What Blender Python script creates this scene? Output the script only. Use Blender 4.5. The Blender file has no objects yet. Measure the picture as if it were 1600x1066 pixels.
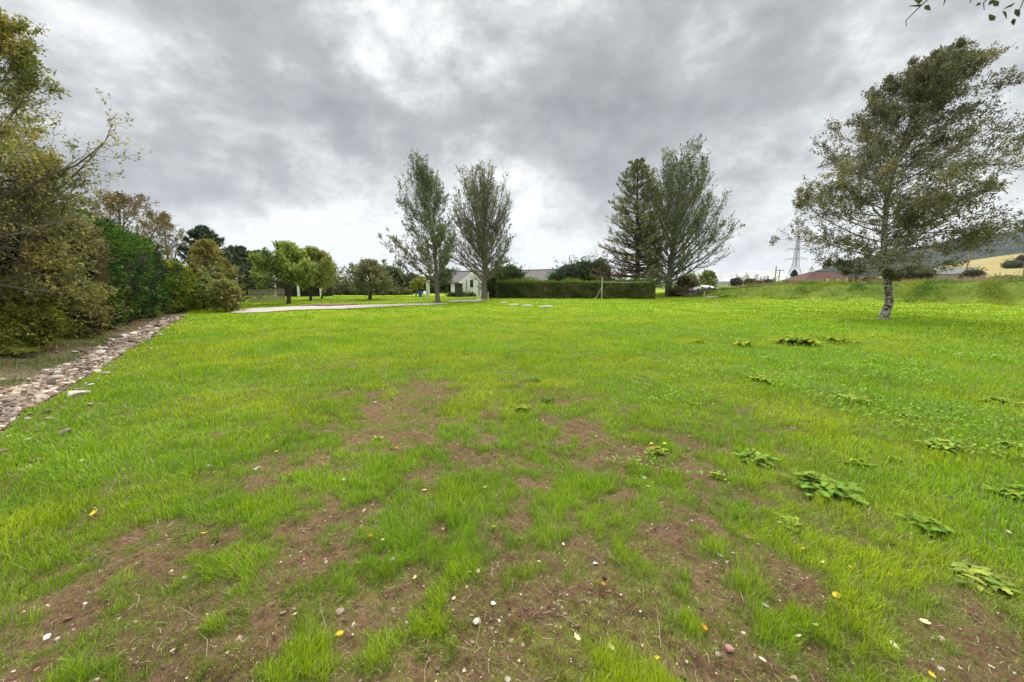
import bpy, math, random
import numpy as np
PI = math.pi
rng = np.random.default_rng(7)
random.seed(7)
C = bpy.context.scene.collection

# ------------------------------------------------------------------ camera model
F = 600.0; TH = math.radians(8.5); CAMZ = 1.55
cT, sT = math.cos(TH), math.sin(TH)
def at(u, v, Y):                       # point seen at (u, v) in the 1600 x 1066 photograph, at depth Y metres
    a = (u-800)/F; b = (533-v)/F
    s = Y/(cT+b*sT)
    return np.array([a*s, Y, CAMZ+s*(-sT+b*cT)])
def gnd(u, v, z=0.0):                  # point of the ground (height z) seen at (u, v)
    a = (u-800)/F; b = (533-v)/F
    dz = -sT+b*cT
    s = (z-CAMZ)/dz
    return np.array([a*s, s*(cT+b*sT), z])

# ------------------------------------------------------------------ noise
def _h(ix, iy, seed):
    n = (ix.astype(np.int64)*374761393 + iy.astype(np.int64)*668265263 + seed*1442695041) & 0xffffffff
    n = ((n ^ (n >> 13))*1274126177) & 0xffffffff
    n = (n ^ (n >> 16)) & 0xffffffff
    return n.astype(np.float64)/4294967295.0
def vnoise(x, y, seed=0):
    x = np.asarray(x, float); y = np.asarray(y, float)
    ix = np.floor(x); iy = np.floor(y); fx = x-ix; fy = y-iy
    fx = fx*fx*(3-2*fx); fy = fy*fy*(3-2*fy)
    a = _h(ix, iy, seed); b = _h(ix+1, iy, seed); c = _h(ix, iy+1, seed); d = _h(ix+1, iy+1, seed)
    return (a*(1-fx)+b*fx)*(1-fy)+(c*(1-fx)+d*fx)*fy
def fbm(x, y, seed=0, oct=4, gain=.5):
    s = 0; a = 1; t = 0
    for o in range(oct):
        s = s+a*vnoise(x*2**o+17.3*o, y*2**o-9.1*o, seed+o); t += a; a *= gain
    return s/t
def sstep(a, b, x):
    t = np.clip((x-a)/(b-a), 0, 1); return t*t*(3-2*t)
def norm(v):
    return v/np.maximum(np.linalg.norm(v, axis=-1, keepdims=True), 1e-9)

# ------------------------------------------------------------------ mesh / object helpers
def setp(o, label=None, cat=None, group=None, kind=None):
    if label: o['label'] = label
    if cat: o['category'] = cat
    if group: o['group'] = group
    if kind: o['kind'] = kind
    return o
ORI = {}
def thing(name, label, cat, loc, group=None):
    o = bpy.data.objects.new(name, None); C.objects.link(o); o.location = tuple(float(a) for a in loc)
    o.empty_display_size = .2
    ORI[o.name] = np.array(loc, float)
    return setp(o, label, cat, group)
def mesh_data(name, V, FL, cols=None, mat=None, smooth=False, pcol=None, uvm=None):
    """V (n,3); FL list of index arrays (m,k); cols list of (m,3) face colours matching FL"""
    me = bpy.data.meshes.new(name)
    FL = [np.asarray(f) for f in FL if len(f)]
    V = np.asarray(V, np.float32)
    me.vertices.add(len(V)); me.vertices.foreach_set('co', V.ravel())
    li = np.concatenate([f.ravel() for f in FL]).astype(np.int32)
    cnt = np.concatenate([np.full(len(f), f.shape[1]) for f in FL]).astype(np.int32)
    st = np.concatenate([[0], np.cumsum(cnt)[:-1]]).astype(np.int32)
    me.loops.add(len(li)); me.loops.foreach_set('vertex_index', li)
    me.polygons.add(len(cnt)); me.polygons.foreach_set('loop_start', st)
    me.polygons.foreach_set('use_smooth', np.full(len(cnt), smooth))
    if cols is not None:
        c = np.concatenate(cols).astype(np.float32)
        c = np.concatenate([c, np.ones((len(c), 1), np.float32)], 1)
        at_ = me.attributes.new('tint', 'FLOAT_COLOR', 'FACE'); at_.data.foreach_set('color', c.ravel())
    if pcol is not None:
        c = np.concatenate([pcol.astype(np.float32), np.ones((len(pcol), 1), np.float32)], 1)
        at_ = me.attributes.new('tint', 'FLOAT_COLOR', 'POINT'); at_.data.foreach_set('color', c.ravel())
    me.update(calc_edges=True); me.validate()
    if mat: me.materials.append(mat)
    return me
def mk(name, V, FL, mat, parent=None, cols=None, smooth=False, pcol=None):
    V = np.asarray(V, float)
    root = parent
    while root is not None and root.parent is not None: root = root.parent
    if root is not None: V = V-ORI[root.name]
    o = bpy.data.objects.new(name, mesh_data(name, V, FL, cols, mat, smooth, pcol)); C.objects.link(o)
    if parent is not None: o.parent = parent
    return o
class MB:                               # collects boxes, bars, prisms into one mesh
    def __init__(s): s.v = []; s.f = {}
    def add(s, V, faces):
        n = len(s.v); s.v += [tuple(map(float, p)) for p in V]
        for f in faces: s.f.setdefault(len(f), []).append([i+n for i in f])
        return s
    def box(s, c, d, rz=0, bev=0):
        x, y, z = [a/2 for a in d]; V = []
        for k in (-1, 1):
            for (i, j) in ((-1, -1), (1, -1), (1, 1), (-1, 1)):
                px, py = i*x, j*y
                V.append((c[0]+px*math.cos(rz)-py*math.sin(rz), c[1]+px*math.sin(rz)+py*math.cos(rz), c[2]+k*z))
        return s.add(V, [(3, 2, 1, 0), (4, 5, 6, 7), (0, 1, 5, 4), (1, 2, 6, 5), (2, 3, 7, 6), (3, 0, 4, 7)])
    def bar(s, a, b, r, k=6, r2=None):
        a = np.array(a, float); b = np.array(b, float); r2 = r if r2 is None else r2
        d = b-a; d = d/np.linalg.norm(d); h = np.array([0, 0, 1.]) if abs(d[2]) < .9 else np.array([1., 0, 0])
        p = np.cross(d, h); p /= np.linalg.norm(p); q = np.cross(d, p)
        V = [a+r*(math.cos(2*PI*i/k)*p+math.sin(2*PI*i/k)*q) for i in range(k)]+[b+r2*(math.cos(2*PI*i/k)*p+math.sin(2*PI*i/k)*q) for i in range(k)]
        return s.add(V, [(i, (i+1) % k, k+(i+1) % k, k+i) for i in range(k)]+[tuple(range(k))[::-1], tuple(range(k, 2*k))])
    def build(s, name, mat, parent=None, smooth=False):
        return mk(name, s.v, [np.array(f) for f in s.f.values()], mat, parent, smooth=smooth)

# ------------------------------------------------------------------ materials
def newmat(name):
    m = bpy.data.materials.new(name); m.use_nodes = True; nt = m.node_tree; nt.nodes.clear()
    out = nt.nodes.new('ShaderNodeOutputMaterial')
    return m, nt, out
def leafmat(name, trans=.35, rough=.55, spec=.25):
    m, nt, out = newmat(name); N = nt.nodes.new; L = nt.links.new
    a = N('ShaderNodeAttribute'); a.attribute_name = 'tint'
    p = N('ShaderNodeBsdfPrincipled'); p.inputs['Roughness'].default_value = rough; p.inputs['Specular IOR Level'].default_value = spec
    t = N('ShaderNodeBsdfTranslucent'); mx = N('ShaderNodeMixShader'); mx.inputs[0].default_value = trans
    L(a.outputs['Color'], p.inputs['Base Color']); L(a.outputs['Color'], t.inputs['Color'])
    L(p.outputs[0], mx.inputs[1]); L(t.outputs[0], mx.inputs[2]); L(mx.outputs[0], out.inputs[0])
    return m
def solid(name, col, rough=.8, var=.25, scale=6, bump=.3, metal=0, col2=None, stretch=None, spec=.3, bd=.02):
    m, nt, out = newmat(name); N = nt.nodes.new; L = nt.links.new
    tc = N('ShaderNodeTexCoord'); mp = N('ShaderNodeMapping'); L(tc.outputs['Object'], mp.inputs['Vector'])
    if stretch: mp.inputs['Scale'].default_value = stretch
    n = N('ShaderNodeTexNoise'); n.inputs['Scale'].default_value = scale; n.inputs['Detail'].default_value = 6; n.inputs['Roughness'].default_value = .65
    L(mp.outputs[0], n.inputs['Vector'])
    r = N('ShaderNodeValToRGB'); r.color_ramp.elements[0].position = .3; r.color_ramp.elements[1].position = .7
    c2 = col2 or tuple(c*(1+var) for c in col); c1 = tuple(c*(1-var) for c in col) if not col2 else col
    r.color_ramp.elements[0].color = (*c1, 1); r.color_ramp.elements[1].color = (*c2, 1)
    L(n.outputs['Fac'], r.inputs['Fac'])
    p = N('ShaderNodeBsdfPrincipled'); p.inputs['Roughness'].default_value = rough; p.inputs['Metallic'].default_value = metal; p.inputs['Specular IOR Level'].default_value = spec
    L(r.outputs[0], p.inputs['Base Color'])
    if bump:
        b = N('ShaderNodeBump'); b.inputs['Strength'].default_value = bump; b.inputs['Distance'].default_value = bd
        L(n.outputs['Fac'], b.inputs['Height']); L(b.outputs[0], p.inputs['Normal'])
    L(p.outputs[0], out.inputs[0]); return m
def tintmat(name, rough=.9, scale=60, var=.3, bump=.5, bd=.01, spec=.2, peb=False):
    """colour comes from the vertex tint, broken up by noise"""
    m, nt, out = newmat(name); N = nt.nodes.new; L = nt.links.new
    a = N('ShaderNodeAttribute'); a.attribute_name = 'tint'
    tc = N('ShaderNodeTexCoord')
    n = N('ShaderNodeTexNoise'); n.inputs['Scale'].default_value = scale; n.inputs['Detail'].default_value = 8; n.inputs['Roughness'].default_value = .7
    L(tc.outputs['Object'], n.inputs['Vector'])
    mr = N('ShaderNodeMapRange'); mr.inputs['From Min'].default_value = .3; mr.inputs['From Max'].default_value = .7
    mr.inputs['To Min'].default_value = 1-var; mr.inputs['To Max'].default_value = 1+var
    L(n.outputs['Fac'], mr.inputs['Value'])
    mx = N('ShaderNodeMix'); mx.data_type = 'RGBA'; mx.blend_type = 'MULTIPLY'; mx.inputs['Factor'].default_value = 1
    L(a.outputs['Color'], mx.inputs[6]); L(mr.outputs[0], mx.inputs[7])
    p = N('ShaderNodeBsdfPrincipled'); p.inputs['Roughness'].default_value = rough; p.inputs['Specular IOR Level'].default_value = spec
    L(mx.outputs[2], p.inputs['Base Color'])
    b = N('ShaderNodeBump'); b.inputs['Strength'].default_value = bump; b.inputs['Distance'].default_value = bd
    L(n.outputs['Fac'], b.inputs['Height']); L(b.outputs[0], p.inputs['Normal'])
    L(p.outputs[0], out.inputs[0]); return m
M_LEAF = leafmat('leaf', .35, .65, .1); M_WEED = leafmat('weed_leaf', .3, .8, .05)
M_GRASS = leafmat('grass_blade', .33, .5, .25)
M_NEEDLE = leafmat('needle', .12, .7, .15)
M_DRYLEAF = leafmat('dry_leaf', .3, .6, .2)
M_GROUND = tintmat('soil_and_turf', .95, 45, .5, 1.0, .025, .1)
M_STONE = tintmat('stone', .85, 30, .22, .5, .01, .2)
M_BARK = solid('grey_bark', (.16, .135, .11), .9, .4, 5, .8, stretch=(4, 4, .8), bd=.03)
M_BARKD = solid('dark_bark', (.07, .055, .045), .9, .35, 6, .8, stretch=(4, 4, .8), bd=.03)
M_BARKL = solid('pale_bark', (.165, .145, .125), .9, .35, 5, .8, stretch=(4, 4, 1), bd=.03)
M_BIRCH = solid('birch_bark', (.04, .033, .03), .85, .3, 4.5, .8, col2=(.26, .23, .21), stretch=(2.4, 2.4, 3.2), bd=.04)
_r = [n_ for n_ in M_BIRCH.node_tree.nodes if n_.type == 'VALTORGB'][0].color_ramp; _r.elements[0].position = .45; _r.elements[1].position = .56; _r.elements[1].color = (.44, .40, .37, 1)
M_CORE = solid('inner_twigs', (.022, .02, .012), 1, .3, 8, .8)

# ------------------------------------------------------------------ terrain
BK0 = gnd(1600, 479)[:2]; BK1 = gnd(1078, 464)[:2]       # foot of the bank on the right
bkd = (BK0-BK1)/np.linalg.norm(BK0-BK1)
bkn = np.array([-bkd[1], bkd[0]])
if bkn[1] < 0: bkn = -bkn
S0 = gnd(14, 676)[:2]; S1 = gnd(287, 497)[:2]           # field side edge of the stone strip
sd = (S1-S0)/np.linalg.norm(S1-S0); sn = np.array([-sd[1], sd[0]])
if sn[0] > 0: sn = -sn
SL = np.linalg.norm(S1-S0)
def strip_c(x, y):                                        # along, across (positive = towards the hedge)
    dx = x-S0[0]; dy = y-S0[1]
    return dx*sd[0]+dy*sd[1], dx*sn[0]+dy*sn[1]
def bank_c(x, y):
    dx = x-BK1[0]; dy = y-BK1[1]
    return dx*bkd[0]+dy*bkd[1], dx*bkn[0]+dy*bkn[1]
PATCH = [(640,612,90,28,-.75),(600,642,70,22,-.5),(715,722,70,30,-.65),(950,690,95,28,-.85),(870,665,60,12,-.3),(965,765,60,26,-.45),
 (1050,810,60,35,-.4),(1330,840,70,28,-.45),(230,850,130,40,-.7),(90,965,120,32,-.7),(280,1015,140,50,-.6),(565,935,95,45,-.75),
 (760,1010,70,70,-.75),(980,970,130,45,-.75),(1120,895,160,45,-.65),(1500,985,150,45,-.65),(1150,1035,140,40,-.75),(450,835,70,40,-.35),
 (300,738,75,16,-.5),(470,765,60,20,-.4),(545,574,65,6,-.8),(1250,950,60,28,-.4),(1570,900,60,50,-.35),(820,800,60,18,-.3),(740,690,60,12,-.4),
 (590,740,75,28,.7),(735,770,60,34,.7),(640,840,90,34,.65),(540,905,55,36,.7),(645,990,60,60,.75),(330,792,140,22,.7),(100,850,100,48,.6),
 (130,720,250,45,.4),(920,765,38,28,.6),(770,905,80,28,.35),(850,1010,30,50,.35),(1190,975,45,50,.55),(1320,880,90,40,.45),(1370,980,60,60,.5),
 (1450,740,260,55,.6),(470,1040,60,40,.3),(1500,860,120,30,.25),(700,900,40,30,.4),(50,800,120,40,.5),(1000,850,60,30,.15)]
PW = []
for u, v, ru, rv, am in PATCH:
    c = gnd(u, v); a1 = gnd(u, v-rv)[1]; b1 = gnd(u, v+rv)[1]
    PW.append((c[0], c[1], ru/F*c[1]*1.0, (a1-b1)/2, am, (c[1]-b1)))
def lush(x, y):
    """0 bare soil .. 1 closed turf"""
    r = np.hypot(x, y)
    b = np.interp(r, [0, 1.6, 2.4, 3.6, 5.5, 8, 12], [.37, .39, .45, .57, .74, .90, 1.15])
    b = b+.12*sstep(.3, 2.2, x/np.maximum(y, .4)*1.2+.2)*(r > 2.5)
    g = b+(fbm(x*1.9, y*1.9, 3, 5, .68)-.5)*1.0+((fbm(x*4.6, y*4.6, 8, 4, .6)-.5)*1.0+(fbm(x*11, y*11, 6, 3, .65)-.5)*.8)*np.clip(1.6-b, 0, 1)
    for cx, cy, rx, ry, am, _ in PW:
        g = g+am*(.42 if am < 0 else .5)*np.exp(-((x-cx)/rx)**2-((y-cy)/ry)**2)
    return sstep(.20, .74, g)
def height(x, y):
    x = np.asarray(x, float); y = np.asarray(y, float); r = np.hypot(x, y)
    z = (fbm(x*.16, y*.16, 11, 3)-.5)*.16*sstep(1, 12, r)
    z = z+(fbm(x*.9, y*.9, 12, 3)-.5)*.09*sstep(.5, 5, r)
    z = z*(1-sstep(60, 120, r))
    # the bank
    al, ac = bank_c(x, y)
    am = sstep(-6, 8, al)
    top = np.interp(al, [-6, 10, 45], [1.15, 1.45, 1.95])
    prof = sstep(-.2, 2.6, ac+(fbm(x*.5, y*.5, 31, 3)-.5)*1.6)
    z = z+am*prof*(top+(fbm(x*.35, y*.35, 32, 3)-.5)*.35*(1-sstep(5, 30, ac)))
    # verge under the hedge
    sa, sc = strip_c(x, y)
    lv = sstep(.9, 2.6, sc)*sstep(-14, 0, -sa+SL+4)*(y < 40)
    z = z+lv*.16+(sc > .1)*(sc < 1.2)*(-.02)*(sa < SL)
    return z
def clods(x, y, lu):
    r = np.hypot(x, y)
    a = (1-lu*.75)*(1-sstep(4, 9, r))
    n = fbm(x*14, y*14, 41, 4, .6)
    n2 = np.abs(fbm(x*5, y*5, 45, 3)-.5)*2
    return a*((n-.5)*.065+(n2-.3)*.03)
def build_ground():
    rs = [.35]
    while rs[-1] < 9: rs.append(rs[-1]*1.0065)
    while rs[-1] < 90: rs.append(rs[-1]*1.014)
    while rs[-1] < 9000: rs.append(rs[-1]*1.08)
    rs = np.array(rs)
    an = np.concatenate([np.radians(np.arange(-66, 66, .38)), np.radians(np.arange(66, 294, 6))])
    R, A = np.meshgrid(rs, an, indexing='ij')
    X = R*np.sin(A); Y = R*np.cos(A)
    lu = lush(X, Y); Z = height(X, Y)+clods(X, Y, lu)
    nr, na = R.shape
    V = np.stack([X, Y, Z], -1).reshape(-1, 3)
    V = np.concatenate([V, [[0, 0, 0]]])
    i = np.arange(nr-1)[:, None]*na; j = np.arange(na)[None, :]; j2 = (j+1) % na
    Q = np.stack([i+j, i+j2, i+na+j2, i+na+j], -1).reshape(-1, 4)[:, ::-1]
    T = np.stack([np.full(na, nr*na), j[0], j2[0]], -1)[:, ::-1]
    # colour of the bare ground itself
    n1 = fbm(X*3, Y*3, 51, 4)[..., None]; n2 = fbm(X*40, Y*40, 55, 3)[..., None]
    soil = np.array([.108, .060, .036])*(1-n1)+np.array([.185, .108, .064])*n1
    soil = soil*(.75+.5*n2)
    turf = np.array([.075, .125, .012])*(1-n1)+np.array([.13, .17, .02])*n1
    lu2 = lu[..., None]
    thatch = np.array([.13, .115, .045])
    col = soil*(1-lu2)+(thatch*.4+turf*.6)*lu2
    rr = sstep(8, 26, R)[..., None]
    far = np.array([.18, .26, .012])*(1-n1)+np.array([.25, .31, .02])*n1
    col = col*(1-rr)+far*rr
    al, ac = bank_c(X, Y); bm = (sstep(-6, 8, al)*sstep(-.5, .8, ac))[..., None]
    bank = np.array([.07, .12, .012])*(1-n1)+np.array([.16, .19, .03])*n1
    col = col*(1-bm)+bank*bm
    dm = (sstep(-6, 8, al)*sstep(7, 14, ac))[..., None]
    col = col*(1-dm)+np.array([.30, .24, .09])*dm
    sa, sc = strip_c(X, Y); vm = (sstep(.05, .4, sc)*(Y < 60)*(X < -3))[..., None]
    vc = np.array([.11, .075, .05])*(1-n1)+np.array([.17, .14, .07])*n1
    col = col*(1-vm)+vc*vm
    fm = sstep(60, 160, R)[..., None]*(1-dm)
    col = col*(1-fm)+np.array([.09, .13, .03])*fm
    col = np.concatenate([col.reshape(-1, 3), [[.1, .07, .05]]])
    o = mk('ground', V, [Q, T], M_GROUND, smooth=True, pcol=col)
    setp(o, kind='structure')
build_ground()

# ------------------------------------------------------------------ grass blades
TRUNK_CLEAR = []
def blades(name, n0, rmin, rmax, keep, hfun, cfun, wk, wmin, segs, lean=.5, amin=-64, amax=64, seed=0):
    g = np.random.default_rng(100+seed)
    # density ~ 1/r^2  ->  ln r uniform
    n = n0
    r = np.exp(g.uniform(math.log(rmin), math.log(rmax), n)); a = np.radians(g.uniform(amin, amax, n))
    x = r*np.sin(a); y = r*np.cos(a)
    lu = lush(x, y); k = g.random(n) < keep(x, y, lu, r)
    x, y, r, lu = x[k], y[k], r[k], lu[k]; n = len(x)
    z = height(x, y)+clods(x, y, lu)-.004
    h = hfun(x, y, lu, r)*g.uniform(.55, 1.25, n)
    w = np.maximum(wmin, wk*r)*g.uniform(.7, 1.3, n)
    az = g.uniform(0, 2*PI, n); ln = np.abs(g.normal(0, lean, n))
    # neighbouring blades lean together a little
    az = np.where(g.random(n) < .5, az, 2*PI*fbm(x*1.3, y*1.3, 61, 2)*2+g.normal(0, .5, n))
    lx = np.cos(az); ly = np.sin(az)
    sa = az+PI/2+g.normal(0, .6, n); sx = np.cos(sa)*w/2; sy = np.sin(sa)*w/2
    B = np.stack([x, y, z], -1); S = np.stack([sx, sy, 0*sx], -1)
    up = np.cos(np.clip(ln, 0, 1.35)); ho = np.sin(np.clip(ln, 0, 1.35))
    D1 = np.stack([lx*ho*.55, ly*ho*.55, up*.55+.42*(1-ho)*.2], -1)*h[:, None]
    D2 = np.stack([lx*ho*1.15, ly*ho*1.15, up*.95], -1)*h[:, None]
    col = cfun(x, y, lu, r, g)
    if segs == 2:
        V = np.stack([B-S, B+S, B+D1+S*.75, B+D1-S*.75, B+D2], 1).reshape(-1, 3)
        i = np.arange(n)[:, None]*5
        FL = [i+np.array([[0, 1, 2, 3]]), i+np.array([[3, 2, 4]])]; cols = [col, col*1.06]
    else:
        V = np.stack([B-S, B+S, B+D2], 1).reshape(-1, 3)
        i = np.arange(n)[:, None]*3
        FL = [i+np.array([[0, 1, 2]])]; cols = [col]
    return V, FL, cols
def merge(name, parts, mat, kind='stuff'):
    VV, FF, CC = [], [], []; n = 0
    for V, FL, cols in parts:
        VV.append(V); FF += [f+n for f in FL]; CC += cols; n += len(V)
    o = mk(name, np.concatenate(VV), FF, mat, cols=CC); setp(o, kind=kind); return o
TRK = [([(362,489),(395,483),(440,480.5),(560,478),(640,475),(700,473)], [(362,490),(400,489.5),(450,487),(520,485),(600,481.5),(700,475)])]
def tracks(x, y):
    return tracks_a(x, y) | on_gravel(x, y)
def on_gravel(x, y):
    yd = np.maximum(y, .5); b = (-CAMZ/yd*cT+sT)/(cT+CAMZ/yd*sT); v = 533-F*b; s_ = yd/(cT+b*sT); u = 800+F*x/s_
    up, lo = TRK[0]; up = np.array(up); lo = np.array(lo)
    return (y > 8)*(u > 362)*(u < 700)*(v > np.interp(u, up[:, 0], up[:, 1]))*(v < np.interp(u, lo[:, 0], lo[:, 1]))
def tracks_a(x, y):  # places without turf: stone strip, verge, gravel track
    sa, sc = strip_c(x, y)
    return (sc > .02+.14*(fbm(x*2, y*2, 71, 3)-.5)*2)*(x < -3)*(y < 60)
YG = np.array([.44, .53, .006]); MG = np.array([.27, .47, .004]); DG = np.array([.13, .31, .006]); OL = np.array([.20, .22, .055]); ST = np.array([.42, .36, .20])
def mixc(a, b, t): return a*(1-t[:, None])+b*t[:, None]
def hue(x, y, g, n):
    t = sstep(.3, .72, fbm(x*.55, y*.8, 81, 4, .6)); s = sstep(.35, .7, fbm(x*1.9+5, y*1.9, 85, 3))
    c = mixc(MG, YG, np.clip(t*.85+.12-.22*sstep(-1, 6, x)+g.normal(0, .16, n), 0, 1)); c = mixc(c, DG, np.clip(s*.75+g.normal(0, .15, n), 0, 1)*.6)
    return c
def c_lush(x, y, lu, r, g):
    n = len(x); c = hue(x, y, g, n)
    c = mixc(c, OL, np.clip((1-lu)*1.3+.16, 0, .8)*(r < 9)); c *= g.uniform(.6, 1.3, n)[:, None]
    c *= np.interp(r, [8, 35], [1, .8])[:, None]
    dry = g.random(n) < np.where(r < 6, .075, .04); c[dry] = ST*g.uniform(.6, 1, (dry.sum(), 1)); return c
def c_fuzz(x, y, lu, r, g):
    n = len(x); c = mixc(OL*1.15, hue(x, y, g, n), g.uniform(.15, .85, n))*g.uniform(.55, 1.15, n)[:, None]
    dry = g.random(n) < .12; c[dry] = ST*g.uniform(.4, .9, (dry.sum(), 1)); return c
def hl(x, y, lu, r): return .016+.056*lu*(.3+1.4*fbm(x*2.6, y*2.6, 91, 4, .6)**1.2)*np.interp(r, [2, 8, 20], [1, 1.05, 1.2])
bank_no = lambda x, y: (bank_c(x, y)[1] > .3)*(bank_c(x, y)[0] > -3)
P1 = blades('g', 620000, 1.1, 9, lambda x, y, lu, r: np.clip(lu*1.1-.06, 0, 1)*(.45+.55*sstep(.3, .6, fbm(x*9, y*9, 95, 2)))*(~tracks(x, y)), hl, c_lush, .00115, .0026, 2, .5, seed=1)
P2 = blades('g', 480000, 1.1, 9, lambda x, y, lu, r: (.5+.5*sstep(.38, .6, fbm(x*4, y*4, 97, 3)))*(~tracks(x, y)), lambda x, y, lu, r: .014+.045*fbm(x*6, y*6, 99, 2)**1.3+0*x, c_fuzz, .0009, .0020, 1, 1.0, seed=2)
P3 = blades('g', 430000, 9, 62, lambda x, y, lu, r: (~tracks(x, y))*(~bank_no(x, y))*(y < 50), lambda x, y, lu, r: .05+.06*fbm(x*.8, y*.8, 92, 3)+0*x, c_lush, .0013, .003, 1, .45, seed=3)
merge('grass', [P1, P2, P3], M_GRASS)
# long tufts on the bank
def c_bank(x, y, lu, r, g):
    n = len(x); t = sstep(.4, .65, fbm(x*.5, y*.9, 111, 4)); c = mixc(DG*.75, YG*.8, np.clip(t+g.normal(0, .15, n), 0, 1))
    d = g.random(n) < .08; c[d] = ST*.8; return c*g.uniform(.5, .95, n)[:, None]
gb = np.random.default_rng(5); nb = 130000
al = gb.uniform(-9, 62, nb); ac = gb.uniform(-.4, 9, nb)
bx = BK1[0]+bkd[0]*al+bkn[0]*ac; by = BK1[1]+bkd[1]*al+bkn[1]*ac
def tufts(x, y, h, w, col, g, lean=.5, bias=(0, 0)):
    n = len(x); z = height(x, y)-.01; az = g.uniform(0, 2*PI, n); ln = np.abs(g.normal(0, lean, n)).clip(0, 1.3)
    S = np.stack([np.cos(az+1.5)*w/2, np.sin(az+1.5)*w/2, 0*x], -1); B = np.stack([x, y, z], -1)
    D = np.stack([np.cos(az)*np.sin(ln)+bias[0], np.sin(az)*np.sin(ln)+bias[1], np.cos(ln)], -1)*h[:, None]
    V = np.stack([B-S, B+S, B+D], 1).reshape(-1, 3)
    return V, [np.arange(n)[:, None]*3+np.array([[0, 1, 2]])], [col]
hb = (.12+.35*sstep(.45, .75, fbm(bx*.8, by*.8, 113, 3)))*gb.uniform(.5, 1.2, nb)
merge('bank_grass', [tufts(bx, by, hb, gb.uniform(.02, .05, nb), c_bank(bx, by, None, None, gb), gb, .5, (.35, -.2))], M_GRASS)
# straw coloured tall grass along the top of the bank
n = 30000; al = gb.uniform(-6, 60, n); ac = gb.uniform(4.2, 16, n)
x = BK1[0]+bkd[0]*al+bkn[0]*ac; y = BK1[1]+bkd[1]*al+bkn[1]*ac
k = (gb.random(n) < np.where(al < 26, 1, .15)*sstep(.35, .55, fbm(x*.4, y*.4, 115, 3))); x, y = x[k], y[k]; n = len(x)
merge('dry_grass', [tufts(x, y, gb.uniform(.25, .75, n), gb.uniform(.02, .05, n), np.array([.36, .27, .12])*gb.uniform(.6, 1.2, (n, 1)), gb, .25)], M_GRASS)
# verge growth between stones and hedge
n = 90000; sa = gb.uniform(-2, SL+9, n); ac = gb.uniform(.75, 5, n)
x = S0[0]+sd[0]*sa+sn[0]*ac; y = S0[1]+sd[1]*sa+sn[1]*ac
k = gb.random(n) < sstep(.27, .55, fbm(x*1.1, y*1.1, 121, 3)+.1*(ac > 1.8)-.06*(ac < 1.2)); x, y, ac = x[k], y[k], ac[k]; n = len(x)
cv = mixc(np.array([.30, .22, .10]), np.array([.13, .20, .03]), sstep(.35, .65, fbm(x*.6, y*.6, 123, 3)+.12*(np.hypot(x, y) < 11)))*gb.uniform(.6, 1.2, (n, 1))
merge('verge_grass', [tufts(x, y, gb.uniform(.04, .2, n)*(1+1.2*sstep(1.2, 2.2, ac)), gb.uniform(.006, .014, n), cv, gb, .8)], M_GRASS)

# ------------------------------------------------------------------ rocks
def ico(sub):
    t = (1+5**.5)/2
    V = [(-1, t, 0), (1, t, 0), (-1, -t, 0), (1, -t, 0), (0, -1, t), (0, 1, t), (0, -1, -t), (0, 1, -t), (t, 0, -1), (t, 0, 1), (-t, 0, -1), (-t, 0, 1)]
    V = [np.array(v)/np.linalg.norm(v) for v in V]
    Fc = [(0,11,5),(0,5,1),(0,1,7),(0,7,10),(0,10,11),(1,5,9),(5,11,4),(11,10,2),(10,7,6),(7,1,8),(3,9,4),(3,4,2),(3,2,6),(3,6,8),(3,8,9),(4,9,5),(2,4,11),(6,2,10),(8,6,7),(9,8,1)]
    for _ in range(sub):
        c = {}; nf = []
        def mid(a, b):
            k = (min(a, b), max(a, b))
            if k not in c: m = V[a]+V[b]; V.append(m/np.linalg.norm(m)); c[k] = len(V)-1
            return c[k]
        for a, b, d in Fc:
            ab, bd, da = mid(a, b), mid(b, d), mid(d, a); nf += [(a, ab, da), (b, bd, ab), (d, da, bd), (ab, bd, da)]
        Fc = nf
    return np.array(V), np.array(Fc)
I0, I1, I2 = ico(0), ico(1), ico(2)
def rotm(g, n):
    q = norm(g.normal(size=(n, 4))); w, x, y, z = q.T
    return np.stack([1-2*(y*y+z*z), 2*(x*y-z*w), 2*(x*z+y*w), 2*(x*y+z*w), 1-2*(x*x+z*z), 2*(y*z-x*w), 2*(x*z-y*w), 2*(y*z+x*w), 1-2*(x*x+y*y)], -1).reshape(n, 3, 3)
def rocks(P, size, col, g, base=I0, flat=.6, jit=.22, cuts=3):
    n = len(P); bv, bf = base; k = len(bv)
    V = bv[None]*(1+g.uniform(-jit, jit, (n, k, 1)))*g.uniform(.55, 1.15, (n, 1, 3))
    # knock flat faces on to the stones
    for _ in range(cuts):
        d = norm(g.normal(size=(n, 1, 3))); t = g.uniform(.38, .8, (n, 1)); dot = (V*d).sum(-1)
        V = V-d*np.maximum(dot-t, 0)[..., None]
    V = np.einsum('nij,nkj->nki', rotm(g, n), V); V[..., 2] *= flat
    V = V*size[:, None, None]+P[:, None, :]
    Fq = (np.arange(n)[:, None, None]*k+bf[None]).reshape(-1, 3)
    return V.reshape(-1, 3), [Fq], [np.repeat(col, len(bf), 0)*g.uniform(.93, 1.07, (n*len(bf), 1))]
def stonecol(g, n, br=1.0):
    pal = np.array([[.40, .33, .27], [.46, .41, .35], [.33, .24, .19], [.26, .23, .20], [.44, .34, .25], [.60, .56, .50]])
    return pal[g.integers(0, len(pal), n)]*g.uniform(.35, 1.25, (n, 1))*br*np.array([1.1, 1, .9])
g = np.random.default_rng(21); n = 19000
sa = (SL*1.02+1.6)*(g.random(n)**1.4)-1.6
wd = .66+.5*(fbm(sa*1.1, sa*0, 131, 3)-.5)
ac = g.uniform(0, 1, n)*wd+.08+(g.random(n) < .12)*g.normal(0, .35, n)
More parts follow.
